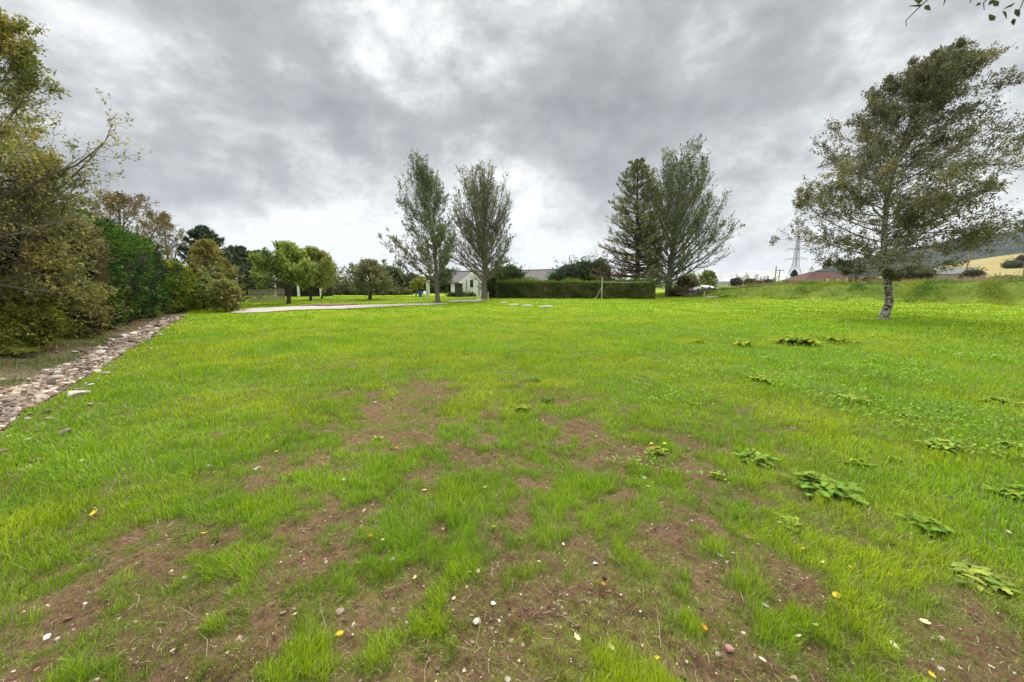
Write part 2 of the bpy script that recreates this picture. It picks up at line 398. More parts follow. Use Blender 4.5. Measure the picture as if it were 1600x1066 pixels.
x = S0[0]+sd[0]*sa+sn[0]*ac; y = S0[1]+sd[1]*sa+sn[1]*ac
sz = np.exp(g.normal(math.log(.0155), .62, n)).clip(.009, .10)*(1+.02*sa)
V, FL, cl = rocks(np.stack([x, y, height(x, y)+sz*.35+.01*g.random(n)], -1), sz, stonecol(g, n, .72), g)
o = mk('gravel_strip', V, FL, M_STONE, cols=cl); setp(o, kind='stuff')
n = 9500; r = np.exp(g.uniform(math.log(1.1), math.log(8), n)); a = np.radians(g.uniform(-62, 62, n)); x = r*np.sin(a); y = r*np.cos(a); lu = lush(x, y)
k = g.random(n) < (1-lu)*.95+.05; x, y, lu, r = x[k], y[k], lu[k], r[k]; n = len(x)
sz = np.exp(g.normal(math.log(.0042), .5, n)).clip(.002, .014)*(1+.12*r)
pc = np.array([.17, .105, .07])*(1-g.random((n, 1))**2.5)+np.array([.46, .38, .30])*g.random((n, 1))**2.5
V, FL, cl = rocks(np.stack([x, y, height(x, y)+clods(x, y, lu)+sz*.2], -1), sz, pc*g.uniform(.7, 1.2, (n, 1)), g)
o = mk('soil_pebbles', V, FL, M_STONE, cols=cl); setp(o, kind='stuff')
# dead stalks and straw lying on the soil
n = 5200; r = np.exp(g.uniform(math.log(1.1), math.log(10), n)); a = np.radians(g.uniform(-62, 62, n)); x = r*np.sin(a); y = r*np.cos(a); lu = lush(x, y)
k = g.random(n) < (1-lu)*.8+.12; x, y, lu, r = x[k], y[k], lu[k], r[k]; n = len(x)
L = g.uniform(.015, .06, n)*(1+(g.random(n) < .06)*2); az = g.uniform(0, 2*PI, n); w = np.maximum(.0011, .0006*r)
z = height(x, y)+clods(x, y, lu)+.006; D = np.stack([np.cos(az)*L, np.sin(az)*L, g.uniform(-.1, .35, n)*L], -1); S = np.stack([-np.sin(az)*w, np.cos(az)*w, 0*w], -1); B = np.stack([x, y, z], -1)
Md = B+D*.5+np.stack([-np.sin(az), np.cos(az), 0*az], -1)*(g.normal(0, .12, n)*L)[:, None]+np.array([0, 0, .003])
V = np.stack([B-S, B+S, Md+S, Md-S, B+D], 1).reshape(-1, 3); i = np.arange(n)[:, None]*5
sc_ = np.array([.36, .30, .19])*g.uniform(.4, 1.3, (n, 1))
o = mk('dead_stalks', V, [i+np.array([[0, 1, 2, 3]]), i+np.array([[3, 2, 4]])], M_DRYLEAF, cols=[sc_, sc_]); setp(o, kind='stuff')

def stone_thing(name, u, v, wpx, label, group, cat='stone', col=(.5, .45, .4), seed=1, flat=.55, z=None):
    p = gnd(u, v); p[2] = float(height(p[0], p[1]))+ .0
    gg = np.random.default_rng(seed*7+3); s = wpx/F*math.hypot(p[1], 0)/2.0; col = tuple(c*.8 for c in col)
    V, FL, cl = rocks(np.array([[0, 0, s*.2]]), np.array([s]), np.array([col]), gg, I2, flat, .03, 11)
    o = mk(name, V, FL, M_STONE, cols=cl); o.location = p; setp(o, label, cat, group); return o
BR = [(120,622,34,'large flat pale boulder at the lawn edge of the stone strip, nearest big one',(.50,.44,.37)),
 (88,594,26,'rounded tan boulder lying among the gravel just beyond the nearest flat boulder',(.44,.37,.29)),
 (143,606,13,'small white oval stone on the grass just right of the flat boulder',(.66,.62,.57)),
 (155,583,17,'pale slab stone at the lawn edge halfway along the stone strip',(.60,.55,.49)),
 (90,582,16,'grey white stone on the hedge side of the strip beside brown soil',(.56,.53,.49)),
 (160,553,20,'white sharp topped boulder in the middle of the stone strip',(.62,.58,.54)),
 (176,562,16,'flat pinkish stone at the grass edge below the white sharp boulder',(.55,.46,.40)),
 (118,553,13,'isolated pale stone on the brown verge left of the strip',(.52,.48,.44)),
 (193,526,16,'pale boulder with a dark hollow below it beside the green conifer hedge',(.58,.55,.52)),
 (190,548,12,'small cream stone at the lawn edge, below the hollow boulder',(.58,.50,.42)),
 (236,523,13,'bright white boulder near the far end of the stone strip',(.68,.66,.62)),
 (20,613,18,'cream stone at the left picture edge in the gravel',(.55,.50,.43)),
 (4,594,12,'pale stone on the bare verge at the far left picture edge',(.55,.5,.45)),
 (44,691,20,'flat whitish stone alone in the grass below the stone strip',(.60,.56,.48)),
 (14,684,9,'small white stone in the grass at the left edge',(.6,.57,.52))]
for i, (u, v, w, lb, c) in enumerate(BR): stone_thing('boulder' if w > 15 else 'stone', u, v, w, lb, 'stones of the drystone edging strip', 'boulder' if w > 15 else 'stone', c, i+1)
SR = [(612,876,16,'bright white angular stone on soil left of centre foreground',(.72,.72,.70)),
 (745,972,24,'flat pinkish white stone lying on bare soil at bottom centre',(.55,.47,.42)),
 (402,733,15,'pale grey stone in grass left of centre, larger right one of two',(.55,.56,.55)),
 (325,729,13,'pale grey stone on thin grass, left one of two',(.55,.56,.55)),
 (537,753,12,'round white stone in the grass tuft left of centre',(.62,.62,.58)),
 (74,1000,18,'cream angular stone on soil at lower left corner',(.60,.57,.47)),
 (532,957,22,'flat reddish stone on soil beneath the green tuft',(.34,.22,.17)),
 (1125,871,14,'white and pink stone on soil right of centre',(.6,.56,.52)),
 (1137,882,14,'flat pink stone just below the white and pink one',(.45,.34,.30)),
 (1196,948,14,'grey rounded stone on soil by a grass tuft, lower right',(.38,.34,.31)),
 (930,880,9,'small grey white stone on soil right of centre',(.55,.53,.5)),
 (770,944,13,'white broken stone above the flat pinkish white stone',(.66,.65,.62)),
 (1471,1047,14,'round beige stone at the bottom right edge',(.46,.40,.32)),
 (1140,1015,18,'long brick red stone on soil, bottom right of centre',(.36,.20,.16)),
 (972,1045,12,'pale stone at the bottom edge, centre right',(.5,.45,.4)),
 (690,970,8,'small grey stone left of the flat pinkish white stone',(.35,.31,.28))]
for i, (u, v, w, lb, c) in enumerate(SR): stone_thing('stone', u, v, w, lb, 'loose stones on the lawn', 'stone', c, 40+i, .5)

# ------------------------------------------------------------------ fallen leaves
def leaf_mesh(name, col, curl, shape, seed):
    g = np.random.default_rng(seed); t = np.linspace(0, 1, 9); wdt = np.sin(PI*t**shape)*.5*.6+.002
    V = []; 
    for k, tt in enumerate(t):
        zc = curl*(tt-.5)**2*2; w_ = wdt[k]*(1+.12*g.normal())
        V += [(tt-.5, -w_, zc+curl*w_*.9+.02), (tt-.5, 0, zc), (tt-.5, w_, zc+curl*w_*.9)]
    V += [(-.8, .03, .02), (-.8, .0, .0)]
    Q = [(3*k+a, 3*k+a+1, 3*k+a+4, 3*k+a+3) for k in range(8) for a in (0, 1)]
    Q.append((0, 2, 27, 28)); Q = np.array(Q)
    cc = np.array(col)*g.uniform(.8, 1.15, (len(Q), 1))
    return mesh_data(name, V, [Q], [cc], M_DRYLEAF)
LM = {'yellow': leaf_mesh('leaf_y', (.80, .52, .03), .35, .8, 1), 'pale': leaf_mesh('leaf_p', (.72, .68, .34), .3, .6, 2), 'orange': leaf_mesh('leaf_o', (.75, .27, .03), .5, .8, 3),
      'brown': leaf_mesh('leaf_b', (.36, .20, .12), .5, .7, 4), 'cream': leaf_mesh('leaf_c', (.70, .62, .44), .25, .55, 5)}
LV = [(530,996,16,'yellow','curled yellow leaf upright beside the tuft at bottom left of centre'),(148,809,17,'yellow','bright yellow leaf lying on grass at far left'),
 (320,837,12,'yellow','small yellow leaf among soil, left foreground'),(433,706,8,'yellow','tiny yellow leaf on grass, upper left of centre'),
 (771,829,9,'yellow','yellow leaf by a dark soil hollow in the centre'),(580,843,13,'orange','orange leaf on soil left of a green tuft'),
 (599,848,9,'pale','cream leaf just right of the orange leaf'),(649,906,12,'pale','pale lime leaf on soil, left of centre'),(747,896,11,'cream','cream orange leaf on thin grass, centre'),
 (733,898,9,'cream','cream leaf just left of the cream orange one'),(663,771,9,'pale','pale leaf on soil above the centre tuft'),(570,802,8,'cream','cream leaf on soil left of the centre tuft'),
 (901,997,17,'pale','pale lime triangular leaf on bare soil at bottom centre'),(955,1017,15,'pale','narrow pale leaf on bare soil, bottom centre'),(880,853,9,'pale','small pale yellow leaf right of centre'),
 (943,918,9,'orange','small orange leaf on thin grass right of centre'),(1027,1028,10,'yellow','thin yellow leaf at the bottom edge right of centre'),(1100,986,19,'orange','bright orange crumpled leaf on soil at lower right'),
 (1254,865,14,'yellow','broad yellow leaf in grass right of centre'),(1284,886,11,'pale','pale yellow leaf below the broad yellow leaf'),(1308,938,20,'yellow','long lemon leaf on reddish moss, lower right'),
 (1272,982,12,'pale','pale lemon leaf in soil below the long lemon leaf'),(1246,1000,13,'cream','cream leaf on soil beside grass, lower right'),(1447,978,22,'pale','large pale lemon leaf on soil, lower right'),
 (1397,1014,16,'cream','cream curled leaf below the large pale lemon one'),(1327,893,9,'yellow','small yellow leaf in grass, right'),(1390,904,10,'yellow','small narrow yellow leaf in grass beside the small yellow one'),
 (1192,1040,18,'cream','long cream leaf at the bottom edge, right of centre'),(1165,845,12,'brown','brown curled leaf on a stalk, right of centre'),(1208,748,9,'yellow','yellow leaf under the weeds, right'),
 (1576,832,9,'cream','cream leaf in grass near the right edge'),(1562,860,11,'yellow','yellow leaf in grass near the right edge'),(620,707,8,'orange','orange leaf standing upright on soil, upper centre'),
 (1018,700,7,'yellow','small yellow leaf beside the dandelion'),(757,765,8,'pale','pale leaf on the bright centre tuft'),(1005,748,9,'cream','cream leaf on soil below the dandelion'),
 (1013,763,8,'pale','pale leaf on soil below the cream one'),(460,965,10,'cream','cream leaf in soil, lower left of centre'),(60,1054,12,'brown','brown leaf at the bottom left corner'),(1455,1060,12,'yellow','yellow leaf cut by the bottom edge at right')]
for i, (u, v, w, k, lb) in enumerate(LV):
    p = gnd(u, v); s = w/F*p[1]*1.0
    z = float(height(p[0], p[1])+clods(p[0], p[1], lush(p[0], p[1])))+.018
    o = bpy.data.objects.new('fallen_leaf', LM[k]); C.objects.link(o); o.location = (p[0], p[1], z); o.scale = (s, s, s)
    o.rotation_euler = (random.uniform(-.4, .5), random.uniform(-.4, .3), random.uniform(0, 6.28)); setp(o, lb, 'leaf', 'fallen leaves on the lawn')

# ------------------------------------------------------------------ weeds
def weed(u, v, wpx, label, n=22, col=(.20, .34, .09), lobes=7, rise=.5, flowers=0, name='weed_plant', cat='weed', seed=0, lw=.25):
    g = np.random.default_rng(seed+300); p = gnd(u, v); R = wpx/F*p[1]/2*.95; n = int(n*3.6); col = tuple(np.array(col)*np.array([.95, .84, .38]))
    p[2] = float(height(p[0], p[1])+clods(p[0], p[1], lush(p[0], p[1])))
    VV = []; QQ = []; CC = []; K = lobes*2+2
    root = thing(name, label, cat, p, 'broad leaved weeds in the lawn')
    for i in range(n):
        az = i*2.4+g.normal(0, .3); L = R*g.uniform(.2, .62); el = g.uniform(.0, 1.3)*rise*1.6; W = L*lw*g.uniform(.8, 1.2)
        d = np.array([math.cos(az), math.sin(az)]); s = np.array([-d[1], d[0]]); base = len(VV)
        cen = p+np.array([g.normal(0, R*.22), g.normal(0, R*.22), g.uniform(0, .03)]); wv = g.normal(0, .25); lv = g.uniform(.55, 1.35)*np.array([g.uniform(.8, 1.3), 1, 1])
        for k in range(K+1):
            t = k/K; rr = L*t; zz = L*math.sin(el)*(t-.75*t*t)*1.5; w = W*(math.sin(PI*min(1, t*.85+.08))**.8)*(1. if k % 2 else .55)*(t > 0)+.001
            off = s*wv*L*t*t
            m = cen[:2]+d*rr*math.cos(el*.7)+off; tip = -d*w*.35*(1 if k % 2 else 0)
            VV.append((*(m-s*w-tip*0+d*w*.4*(k % 2)), cen[2]+zz+.12*w)); VV.append((*m, cen[2]+zz)); VV.append((*(m+s*w+d*w*.4*(k % 2)), cen[2]+zz+.12*w))
        for k in range(K):
            for a in (0, 1): QQ.append((base+3*k+a, base+3*k+a+1, base+3*k+a+4, base+3*k+a+3)); CC.append(np.array(col)*lv)
            CC[-1] = CC[-1]*1.0
    mk('leaf_rosette', VV, [np.array(QQ)], M_WEED, root, cols=[np.array(CC)])
    for f in range(flowers):
        a = g.uniform(0, 6.28); q = p+np.array([math.cos(a)*R*.5, math.sin(a)*R*.4, 0]); hh = R*.75
        b = MB(); b.bar(q, q+[0, 0, hh], .0015, 5); st = b.build('flower_stalk', M_STALK, root)
        Vf = [tuple(q+[0, 0, hh])]; Qf = []; m = 22
        for k in range(m*2):
            aa = 2*PI*k/m; rr = (.014 if k < m else .009)*(1.1+.1*(k % 2)); Vf.append((q[0]+rr*math.cos(aa), q[1]+rr*math.sin(aa), q[2]+hh+(.004 if k < m else .008)))
            Vf.append((q[0]+rr*math.cos(aa+.2), q[1]+rr*math.sin(aa+.2), q[2]+hh+(.003 if k < m else .007))); Qf.append((0, 1+2*k, 2+2*k))
        mk('flower_head', Vf, [np.array(Qf)], M_YEL, st)
    return root
M_STALK = solid('stalk', (.2, .26, .08), .7, .2, 10, 0); M_YEL = solid('yellow_petal', (.85, .62, .02), .6, .1, 20, 0)
WD = [(1525,905,110,'big pale green jagged weed on soil at lower right',30,(.25,.36,.14),.35,0),(1285,765,120,'largest leafy thistle clump on the edge between soil and lush grass at right',46,(.17,.31,.09),.55,0),
 (1180,720,80,'leafy thistle clump up left of the largest one',34,(.18,.33,.11),.5,0),(1447,825,90,'dark leafy weed clump by soil, right foreground',34,(.15,.28,.07),.5,0),
 (1026,708,52,'dandelion with yellow flower heads on soil right of centre',18,(.27,.38,.10),.5,2),(857,629,38,'dark grey green weed rosette alone on the lawn in the centre',26,(.12,.21,.10),.6,0),
 (835,598,30,'small dark weed rosette just beyond the centre one',20,(.13,.22,.10),.6,0),(815,640,42,'flat light green weed left of the dark centre rosette',20,(.20,.32,.10),.3,0),
 (1122,745,38,'small upright light green weed on soil, right of centre',12,(.26,.40,.10),.7,0),(1195,597,60,'pale spreading weed in lush grass, middle right',30,(.24,.38,.10),.5,0),
 (1230,820,60,'low weed below the largest thistle clump',24,(.22,.34,.11),.4,0),(1345,730,50,'bright weed above and right of the largest thistle clump',20,(.25,.42,.08),.6,0),
 (1475,700,80,'broad pale weed among grass at right',30,(.26,.40,.12),.5,0),(1580,775,80,'leafy weed at the right edge above soil',26,(.18,.32,.07),.6,0),
 (1560,625,60,'pale weed near the right edge in lush grass',24,(.27,.40,.13),.5,0),(1330,625,56,'pale weed in lush grass, mid right',24,(.25,.38,.12),.5,0),
 (1420,650,44,'small pale weed in lush grass between two larger ones',18,(.24,.38,.11),.5,0),(1590,700,60,'leafy weed cut by the right edge',24,(.22,.36,.09),.5,0),
 (590,690,30,'small bright weed in grass left of centre',14,(.25,.44,.06),.6,0),(415,688,26,'bright weed with upright leaves, upper left of centre',12,(.28,.45,.07),.7,0),
 (1085,635,26,'small weed in grass right of the centre rosette',12,(.22,.38,.08),.5,0),(1395,722,30,'small weed just left of the broad pale weed',14,(.24,.4,.1),.5,0),
 (1090,537,40,'far weed at left end of the yellow green weed band',16,(.28,.40,.06),.6,0),(1160,540,50,'second weed of the yellow green band in the distance',20,(.30,.40,.06),.6,0),
 (1240,537,90,'densest weed clump in the middle of the far band',40,(.26,.38,.08),.6,0),(1310,535,60,'weed clump right of the dark one in the far band',24,(.27,.38,.06),.6,0)]
for i, (u, v, w, lb, n, c, rise, fl) in enumerate(WD): weed(u, v, w, lb, n, c, 4+i % 3, rise, fl, 'dandelion_plant' if fl else 'weed_plant', 'dandelion' if fl else 'weed', i)
# nameless low ground cover through the right half of the lawn
g = np.random.default_rng(77); n = 36000
r = np.exp(g.uniform(math.log(3.2), math.log(24), n)); a = np.radians(g.uniform(14, 60, n)); x = r*np.sin(a); y = r*np.cos(a); lu = lush(x, y)
k = (g.random(n) < sstep(.50, .68, fbm(x*.9+3, y*.9, 141, 4))*sstep(0, .5, lu)*sstep(5, 30, np.degrees(np.arctan2(x, y))+8*(fbm(x, y, 5, 2)-.5))); x, y, lu, r = x[k], y[k], lu[k], r[k]; n = len(x)
s = .03*g.uniform(.6, 1.5, n)*np.interp(r, [3, 10, 24], [.9, 1.5, 2.4]); az = g.uniform(0, 2*PI, n); el = g.uniform(0, .9, n)
B = np.stack([x, y, height(x, y)+.03+.05*g.random(n)], -1); d = np.stack([np.cos(az)*np.cos(el), np.sin(az)*np.cos(el), np.sin(el)], -1)*s[:, None]; w = np.stack([-np.sin(az), np.cos(az), 0*az], -1)*s[:, None]*.3
V = np.stack([B, B+d*.5+w, B+d, B+d*.5-w], 1).reshape(-1, 3)
cc = mixc(np.array([.17, .32, .03]), np.array([.27, .40, .06]), g.random(n))*g.uniform(.7, 1.15, (n, 1))
o = mk('ground_cover', V, [np.arange(n)[:, None]*4+np.array([[0, 1, 2, 3]])], M_LEAF, cols=[cc]); setp(o, kind='stuff')

# ------------------------------------------------------------------ trees
def tubes(P, Rr, k):
    """P (M,N,3) polylines, Rr (M,N) radii -> verts, quads"""
    M_, N_, _ = P.shape
    T = np.gradient(P, axis=1); T = norm(T)
    h = np.where(np.abs(T[:, :1, 2:3]) > .9, np.array([1., 0, 0]), np.array([0, 0, 1.])); h = np.broadcast_to(h, T.shape)
    p = norm(np.cross(T, h)); q = np.cross(T, p)
    a = np.arange(k)*2*PI/k
    V = P[:, :, None]+Rr[:, :, None, None]*(np.cos(a)[:, None]*p[:, :, None]+np.sin(a)[:, None]*q[:, :, None])
    b = (np.arange(M_)*N_*k)[:, None, None]; i = (np.arange(N_-1)*k)[None, :, None]; j = np.arange(k)[None, None, :]; j2 = (j+1) % k
    Q = np.stack([b+i+j, b+i+j2, b+i+k+j2, b+i+k+j], -1).reshape(-1, 4)
    return V.reshape(-1, 3), Q
def grow(p0, d0, L, N, up, wob, g, wind=(0, 0, 0)):
    P = [p0]; d = d0; st = (L/N)[:, None]; up = np.asarray(up)
    w = np.array(wind)
    for i in range(N):
        d = norm(d+np.array([0, 0, 1.])*(up/N).reshape(-1, 1)+w/N+g.normal(0, wob, d.shape)); P.append(P[-1]+d*st)
    return np.stack(P, 1)
def sample(P, t, idx):
    N_ = P.shape[1]-1; f = t*N_; i = np.minimum(f.astype(int), N_-1); fr = (f-i)[:, None]
    a = P[idx, i]; b = P[idx, i+1]
    return a*(1-fr)+b*fr, norm(b-a)
class Env:
    def __init__(s, rows, Y, yc=None, dep=1.0, g=None, lump=.16):
        pts = sorted([(at(0, v, Y)[2], at(l, v, Y)[0], at(r, v, Y)[0]) for v, l, r in rows])
        s.z = np.array([p[0] for p in pts]); s.l = np.array([p[1] for p in pts]); s.r = np.array([p[2] for p in pts]); s.Y = Y; s.dep = dep
        s.ph = g.uniform(0, 6.28, 6); s.lump = lump
    def inside(s, P):
        l = np.interp(P[..., 2], s.z, s.l); r = np.interp(P[..., 2], s.z, s.r); c = (l+r)/2; h = (r-l)/2
        dx = P[..., 0]-c; dy = (P[..., 1]-s.Y)/s.dep; az = np.arctan2(dy, dx)
        k = 1+s.lump*(np.sin(3*az+s.ph[0]+P[..., 2]*1.1)*.5+np.sin(5*az+s.ph[1]-P[..., 2]*1.7)*.35+np.sin(P[..., 2]*2.6+s.ph[2]+2*az)*.35)
        return (dx*dx+dy*dy < (h*k)**2)*(P[..., 2] < s.z[-1])*(P[..., 2] > s.z[0])
    def dist(s, p, d, Lmax, n=28):
        t = np.linspace(.0, 1, n+1)[1:]
        Q = p[:, None]+d[:, None]*(t[:, None]*Lmax)
        ins = s.inside(Q); out = ~ins
        # ignore being outside before first entering
        ent = np.maximum.accumulate(ins, 1); bad = out & ent
        first = np.where(bad.any(1), bad.argmax(1), n-1)
        return np.where(ent.any(1), t[first]*Lmax, .12*Lmax)
def leafgeo(c, ax, L, W, g, flat=0):
    n = len(c); rnd = g.normal(size=(n, 3)); 
    if flat: rnd = rnd*np.array([1, 1, 1-flat])+0
    b = norm(np.cross(ax, rnd)); a = ax*L[:, None]/2; b = b*W[:, None]/2
    V = np.stack([c-a, c-a*.1+b, c+a, c-a*.1-b], 1).reshape(-1, 3)
    return V, np.arange(n)[:, None]*4+np.array([[0, 1, 2, 3]])
def leafgeo6(c, ax, L, W, g):
    n = len(c); b = norm(np.cross(ax, g.normal(size=(n, 3)))); up = np.cross(ax, b); a = ax*L[:, None]; b = b*W[:, None]/2; u = up*W[:, None]*.25
    P = [c, c+a*.3+b+u, c+a*.65+b*.75+u*.6, c+a, c+a*.65-b*.75+u*.6, c+a*.3-b+u]
    return np.stack(P, 1).reshape(-1, 3), np.concatenate([np.arange(n)[:, None]*6+np.array([[0, 1, 2, 3]]), np.arange(n)[:, None]*6+np.array([[0, 3, 4, 5]])])
def palette(c, pal, g, zr, warm=None, sc=.6):
    pal = np.array(pal); n = len(c)
    f = fbm(c[:, 0]*sc+c[:, 2]*sc*.7, c[:, 1]*sc*.7-c[:, 2]*sc, 151, 3)+g.normal(0, .16, n)
    t = np.clip((f-.25)*2, 0, .999)*(len(pal)-1); i = t.astype(int).clip(0, len(pal)-2); fr = (t-i)[:, None]
    return (pal[i]*(1-fr)+pal[i+1]*fr)*g.uniform(.65, 1.3, (n, 1))*1.3
def tree(label, rows, Y, trunk, tr, n1, n2, n3, nl, leaf, pal, bark, el=(45, 70), t1=(.15, .95), up=(.6, .4), wob=(.06, .10), wind=(0, 0, 0), a2=40, seed=1, name='deciduous_tree',
         cat='tree', group=None, lw=.5, dep=1., lump=.16, flat=0, mat=None, l2=.5, lpow=1.0, along=0, nth=.0, parent=None, lmin=.12, ll2=.3, l3=.45, droop=0, special=None, r1=.45, twigs=True, cyc=None, sp=.04, sc=.6, taper=.8, airy=0):
    g = np.random.default_rng(seed); env = Env(rows, Y if cyc is None else cyc, dep=dep, g=g, lump=lump)
    tp = np.array([at(u, v, Y) for u, v in trunk])
    tp[0, 2] = float(height(tp[0, 0], tp[0, 1]))-.05
    if cyc is not None:  # lean towards the crown's own centre line
        tp[:, 1] += np.linspace(0, cyc-Y, len(tp))
    # resample trunk
    s = np.concatenate([[0], np.cumsum(np.linalg.norm(np.diff(tp, axis=0), axis=1))]); H = s[-1]; NT = 14
    ts = np.linspace(0, H, NT+1); T = np.stack([np.interp(ts, s, tp[:, i]) for i in range(3)], 1)
    T[1:-1] += g.normal(0, .006*H/NT*3, (NT-1, 3))*np.array([1, 1, 0])
    tt = ts/H; TR = tr*((1-tt)**taper*.93+.07)*(1+.3*np.exp(-tt*H/ (tr*2.2)))
    root = thing(name, label, cat, (tp[0, 0], tp[0, 1], tp[0, 2]), group)
    Vt, Qt = tubes(T[None], TR[None], 12)
    mk('trunk', Vt, [Qt], bark, root, smooth=True)
    bV, bQ = [], []; cnt = 0
    def addb(P, R, k):
        nonlocal cnt
        v, q = tubes(P, R, k); bV.append(v); bQ.append(q+cnt); cnt += len(v)
    # limbs
    tl = t1[0]+(t1[1]-t1[0])*(np.arange(n1)+g.uniform(0, .9, n1))/n1
    p, _ = sample(T[None], tl, np.zeros(n1, int)); az = np.arange(n1)*2.39996+g.normal(0, .35, n1)+seed
    f = (tl-t1[0])/(t1[1]-t1[0]); e = np.radians(el[0]+(el[1]-el[0])*f+g.normal(0, 6, n1))
    d = np.stack([np.cos(az)*np.cos(e), np.sin(az)*np.cos(e), np.sin(e)], -1)
    Lm = env.dist(p, norm(d+np.array([0, 0, up[0]*.45])+np.array(wind)*.4), H*1.2)*g.uniform(.72, 1.04, n1)
    fr = g.uniform(.72, 1.04, n1); Lm = Lm.clip(.3)
    for it in range(7):
        P1_ = grow(p, d, Lm, 9, up[0], wob[0], np.random.default_rng(seed*31), wind)
        ins = env.inside(P1_); ent = np.maximum.accumulate(ins, 1); bad = ~ins & ent; ex = bad.any(1); k_ = np.where(ex, bad.argmax(1), 9)
        if it < 6: Lm = np.where(ex, Lm*np.maximum(k_-.3, .7)/9, np.where(ent.any(1), Lm*1.22, Lm*.7))
    Lm = Lm.clip(.25, H*1.1)*fr
    P1_ = grow(p, d, Lm, 9, up[0], wob[0], np.random.default_rng(seed*31), wind)
    ins = env.inside(P1_); ent = np.maximum.accumulate(ins, 1); bad = ~ins & ent; ex = bad.any(1); f_ = np.where(ex, (bad.argmax(1)-.3).clip(1)/9, 1.)
    uu = (np.linspace(0, 1, 10)[None]*f_[:, None]*9); i0 = np.minimum(uu.astype(int), 8); w0 = (uu-i0)[..., None]; ar = np.arange(n1)[:, None]
    P1_ = P1_[ar, i0]*(1-w0)+P1_[ar, i0+1]*w0; Lm = Lm*f_
    rb = np.interp(tl, tt, TR)*r1*np.clip(Lm/(np.median(Lm)+1e-6), .4, 1.25); u_ = np.linspace(0, 1, 10)
    R1 = rb[:, None]*((1-u_)**.9*.9+.1); addb(P1_, R1, 6)
    # top leader continues as a limb
    # branches
    m = n1*n2; idx = np.repeat(np.arange(n1), n2); t = g.uniform(.12, 1, m)**.85
    q, tg = sample(P1_, t*.999, idx); prp = norm(np.cross(tg, g.normal(size=(m, 3)))); aa = np.radians(g.normal(a2, 9, m))[:, None]
    d2 = norm(tg*np.cos(aa)+prp*np.sin(aa)*np.array([1, 1, 1-flat]))
    L2 = Lm[idx]*((1-t)*l2+.14)*g.uniform(.6, 1.2, m); L2 = np.minimum(L2, env.dist(q, d2, L2.max(), 20)*1.05+lmin*.6).clip(lmin)
    P2_ = grow(q, d2, L2, 5, up[1], wob[1], g, wind); u5 = np.linspace(0, 1, 6)
    r2 = np.clip(rb[idx]*(1-t*.8)*.36, .0025*Y/20, None); addb(P2_, r2[:, None]*((1-u5)*.85+.15), 4)
    # twigs
    m3 = m*n3; id3 = np.repeat(np.arange(m), n3); t3 = g.uniform(.1, 1, m3)
    q3, tg3 = sample(P2_, t3*.999, id3); pr3 = norm(np.cross(tg3, g.normal(size=(m3, 3)))); a3 = np.radians(g.normal(a2, 12, m3))[:, None]
    d3 = norm(tg3*np.cos(a3)+pr3*np.sin(a3)*np.array([1, 1, 1-flat])); L3 = (L2[id3]*l3*(1-.5*t3)*g.uniform(.5, 1.3, m3)).clip(lmin)
    P3_ = grow(q3, d3, L3, 3, up[1]-droop, wob[1], g, wind)
    if twigs: addb(P3_, np.clip(r2[id3]*.4, .0025, .02)[:, None]*np.array([1, .8, .6, .3]), 3)
    mk('limbs', np.concatenate(bV), [np.concatenate(bQ)], bark, root, smooth=True)
    # leaves
    ml = m3*nl; il = np.repeat(np.arange(m3), nl); tl_ = g.uniform(.1, 1.05, ml)**lpow
    c, tx = sample(P3_, tl_.clip(0, .999), il)
    if along:
        m4 = m*along; i4 = np.repeat(np.arange(m), along); c4, t4 = sample(P2_, g.uniform(.25, .999, m4), i4); c = np.concatenate([c, c4]); tx = np.concatenate([tx, t4])
    lp_ = np.concatenate([L3[il], L2[i4]*l3]) if along else L3[il]
    hf = ((c[:, 2]-tp[0, 2])/(env.z[-1]-tp[0, 2])).clip(0, 1); kk = g.random(len(c)) < np.clip(lp_/np.percentile(L3, 65), .12, 1)**.9*(1-airy*sstep(.3, .95, hf)); c, tx = c[kk], tx[kk]
    nn = len(c); c = c+g.normal(0, sp, (nn, 3))
    if nth: 
        kk = g.random(nn) > nth*sstep(.42, .58, fbm(c[:, 0]*1.1+c[:, 1]*.7, c[:, 2]*1.2-c[:, 1]*.5, 161+seed, 3)); c, tx = c[kk], tx[kk]; nn = len(c)
    ax = norm(tx*.9+g.normal(0, .6, (nn, 3))+np.array(wind)*.8-np.array([0, 0, droop*.5])); LL = leaf*g.uniform(.6, 1.35, nn)
    V, Q = leafgeo(c, ax, LL, LL*lw, g); col = palette(c, pal, g, None, sc=sc)
    if special: col = special(c, col, g)
    mk('foliage', V, [Q], mat or M_LEAF, root, cols=[col])
    return root

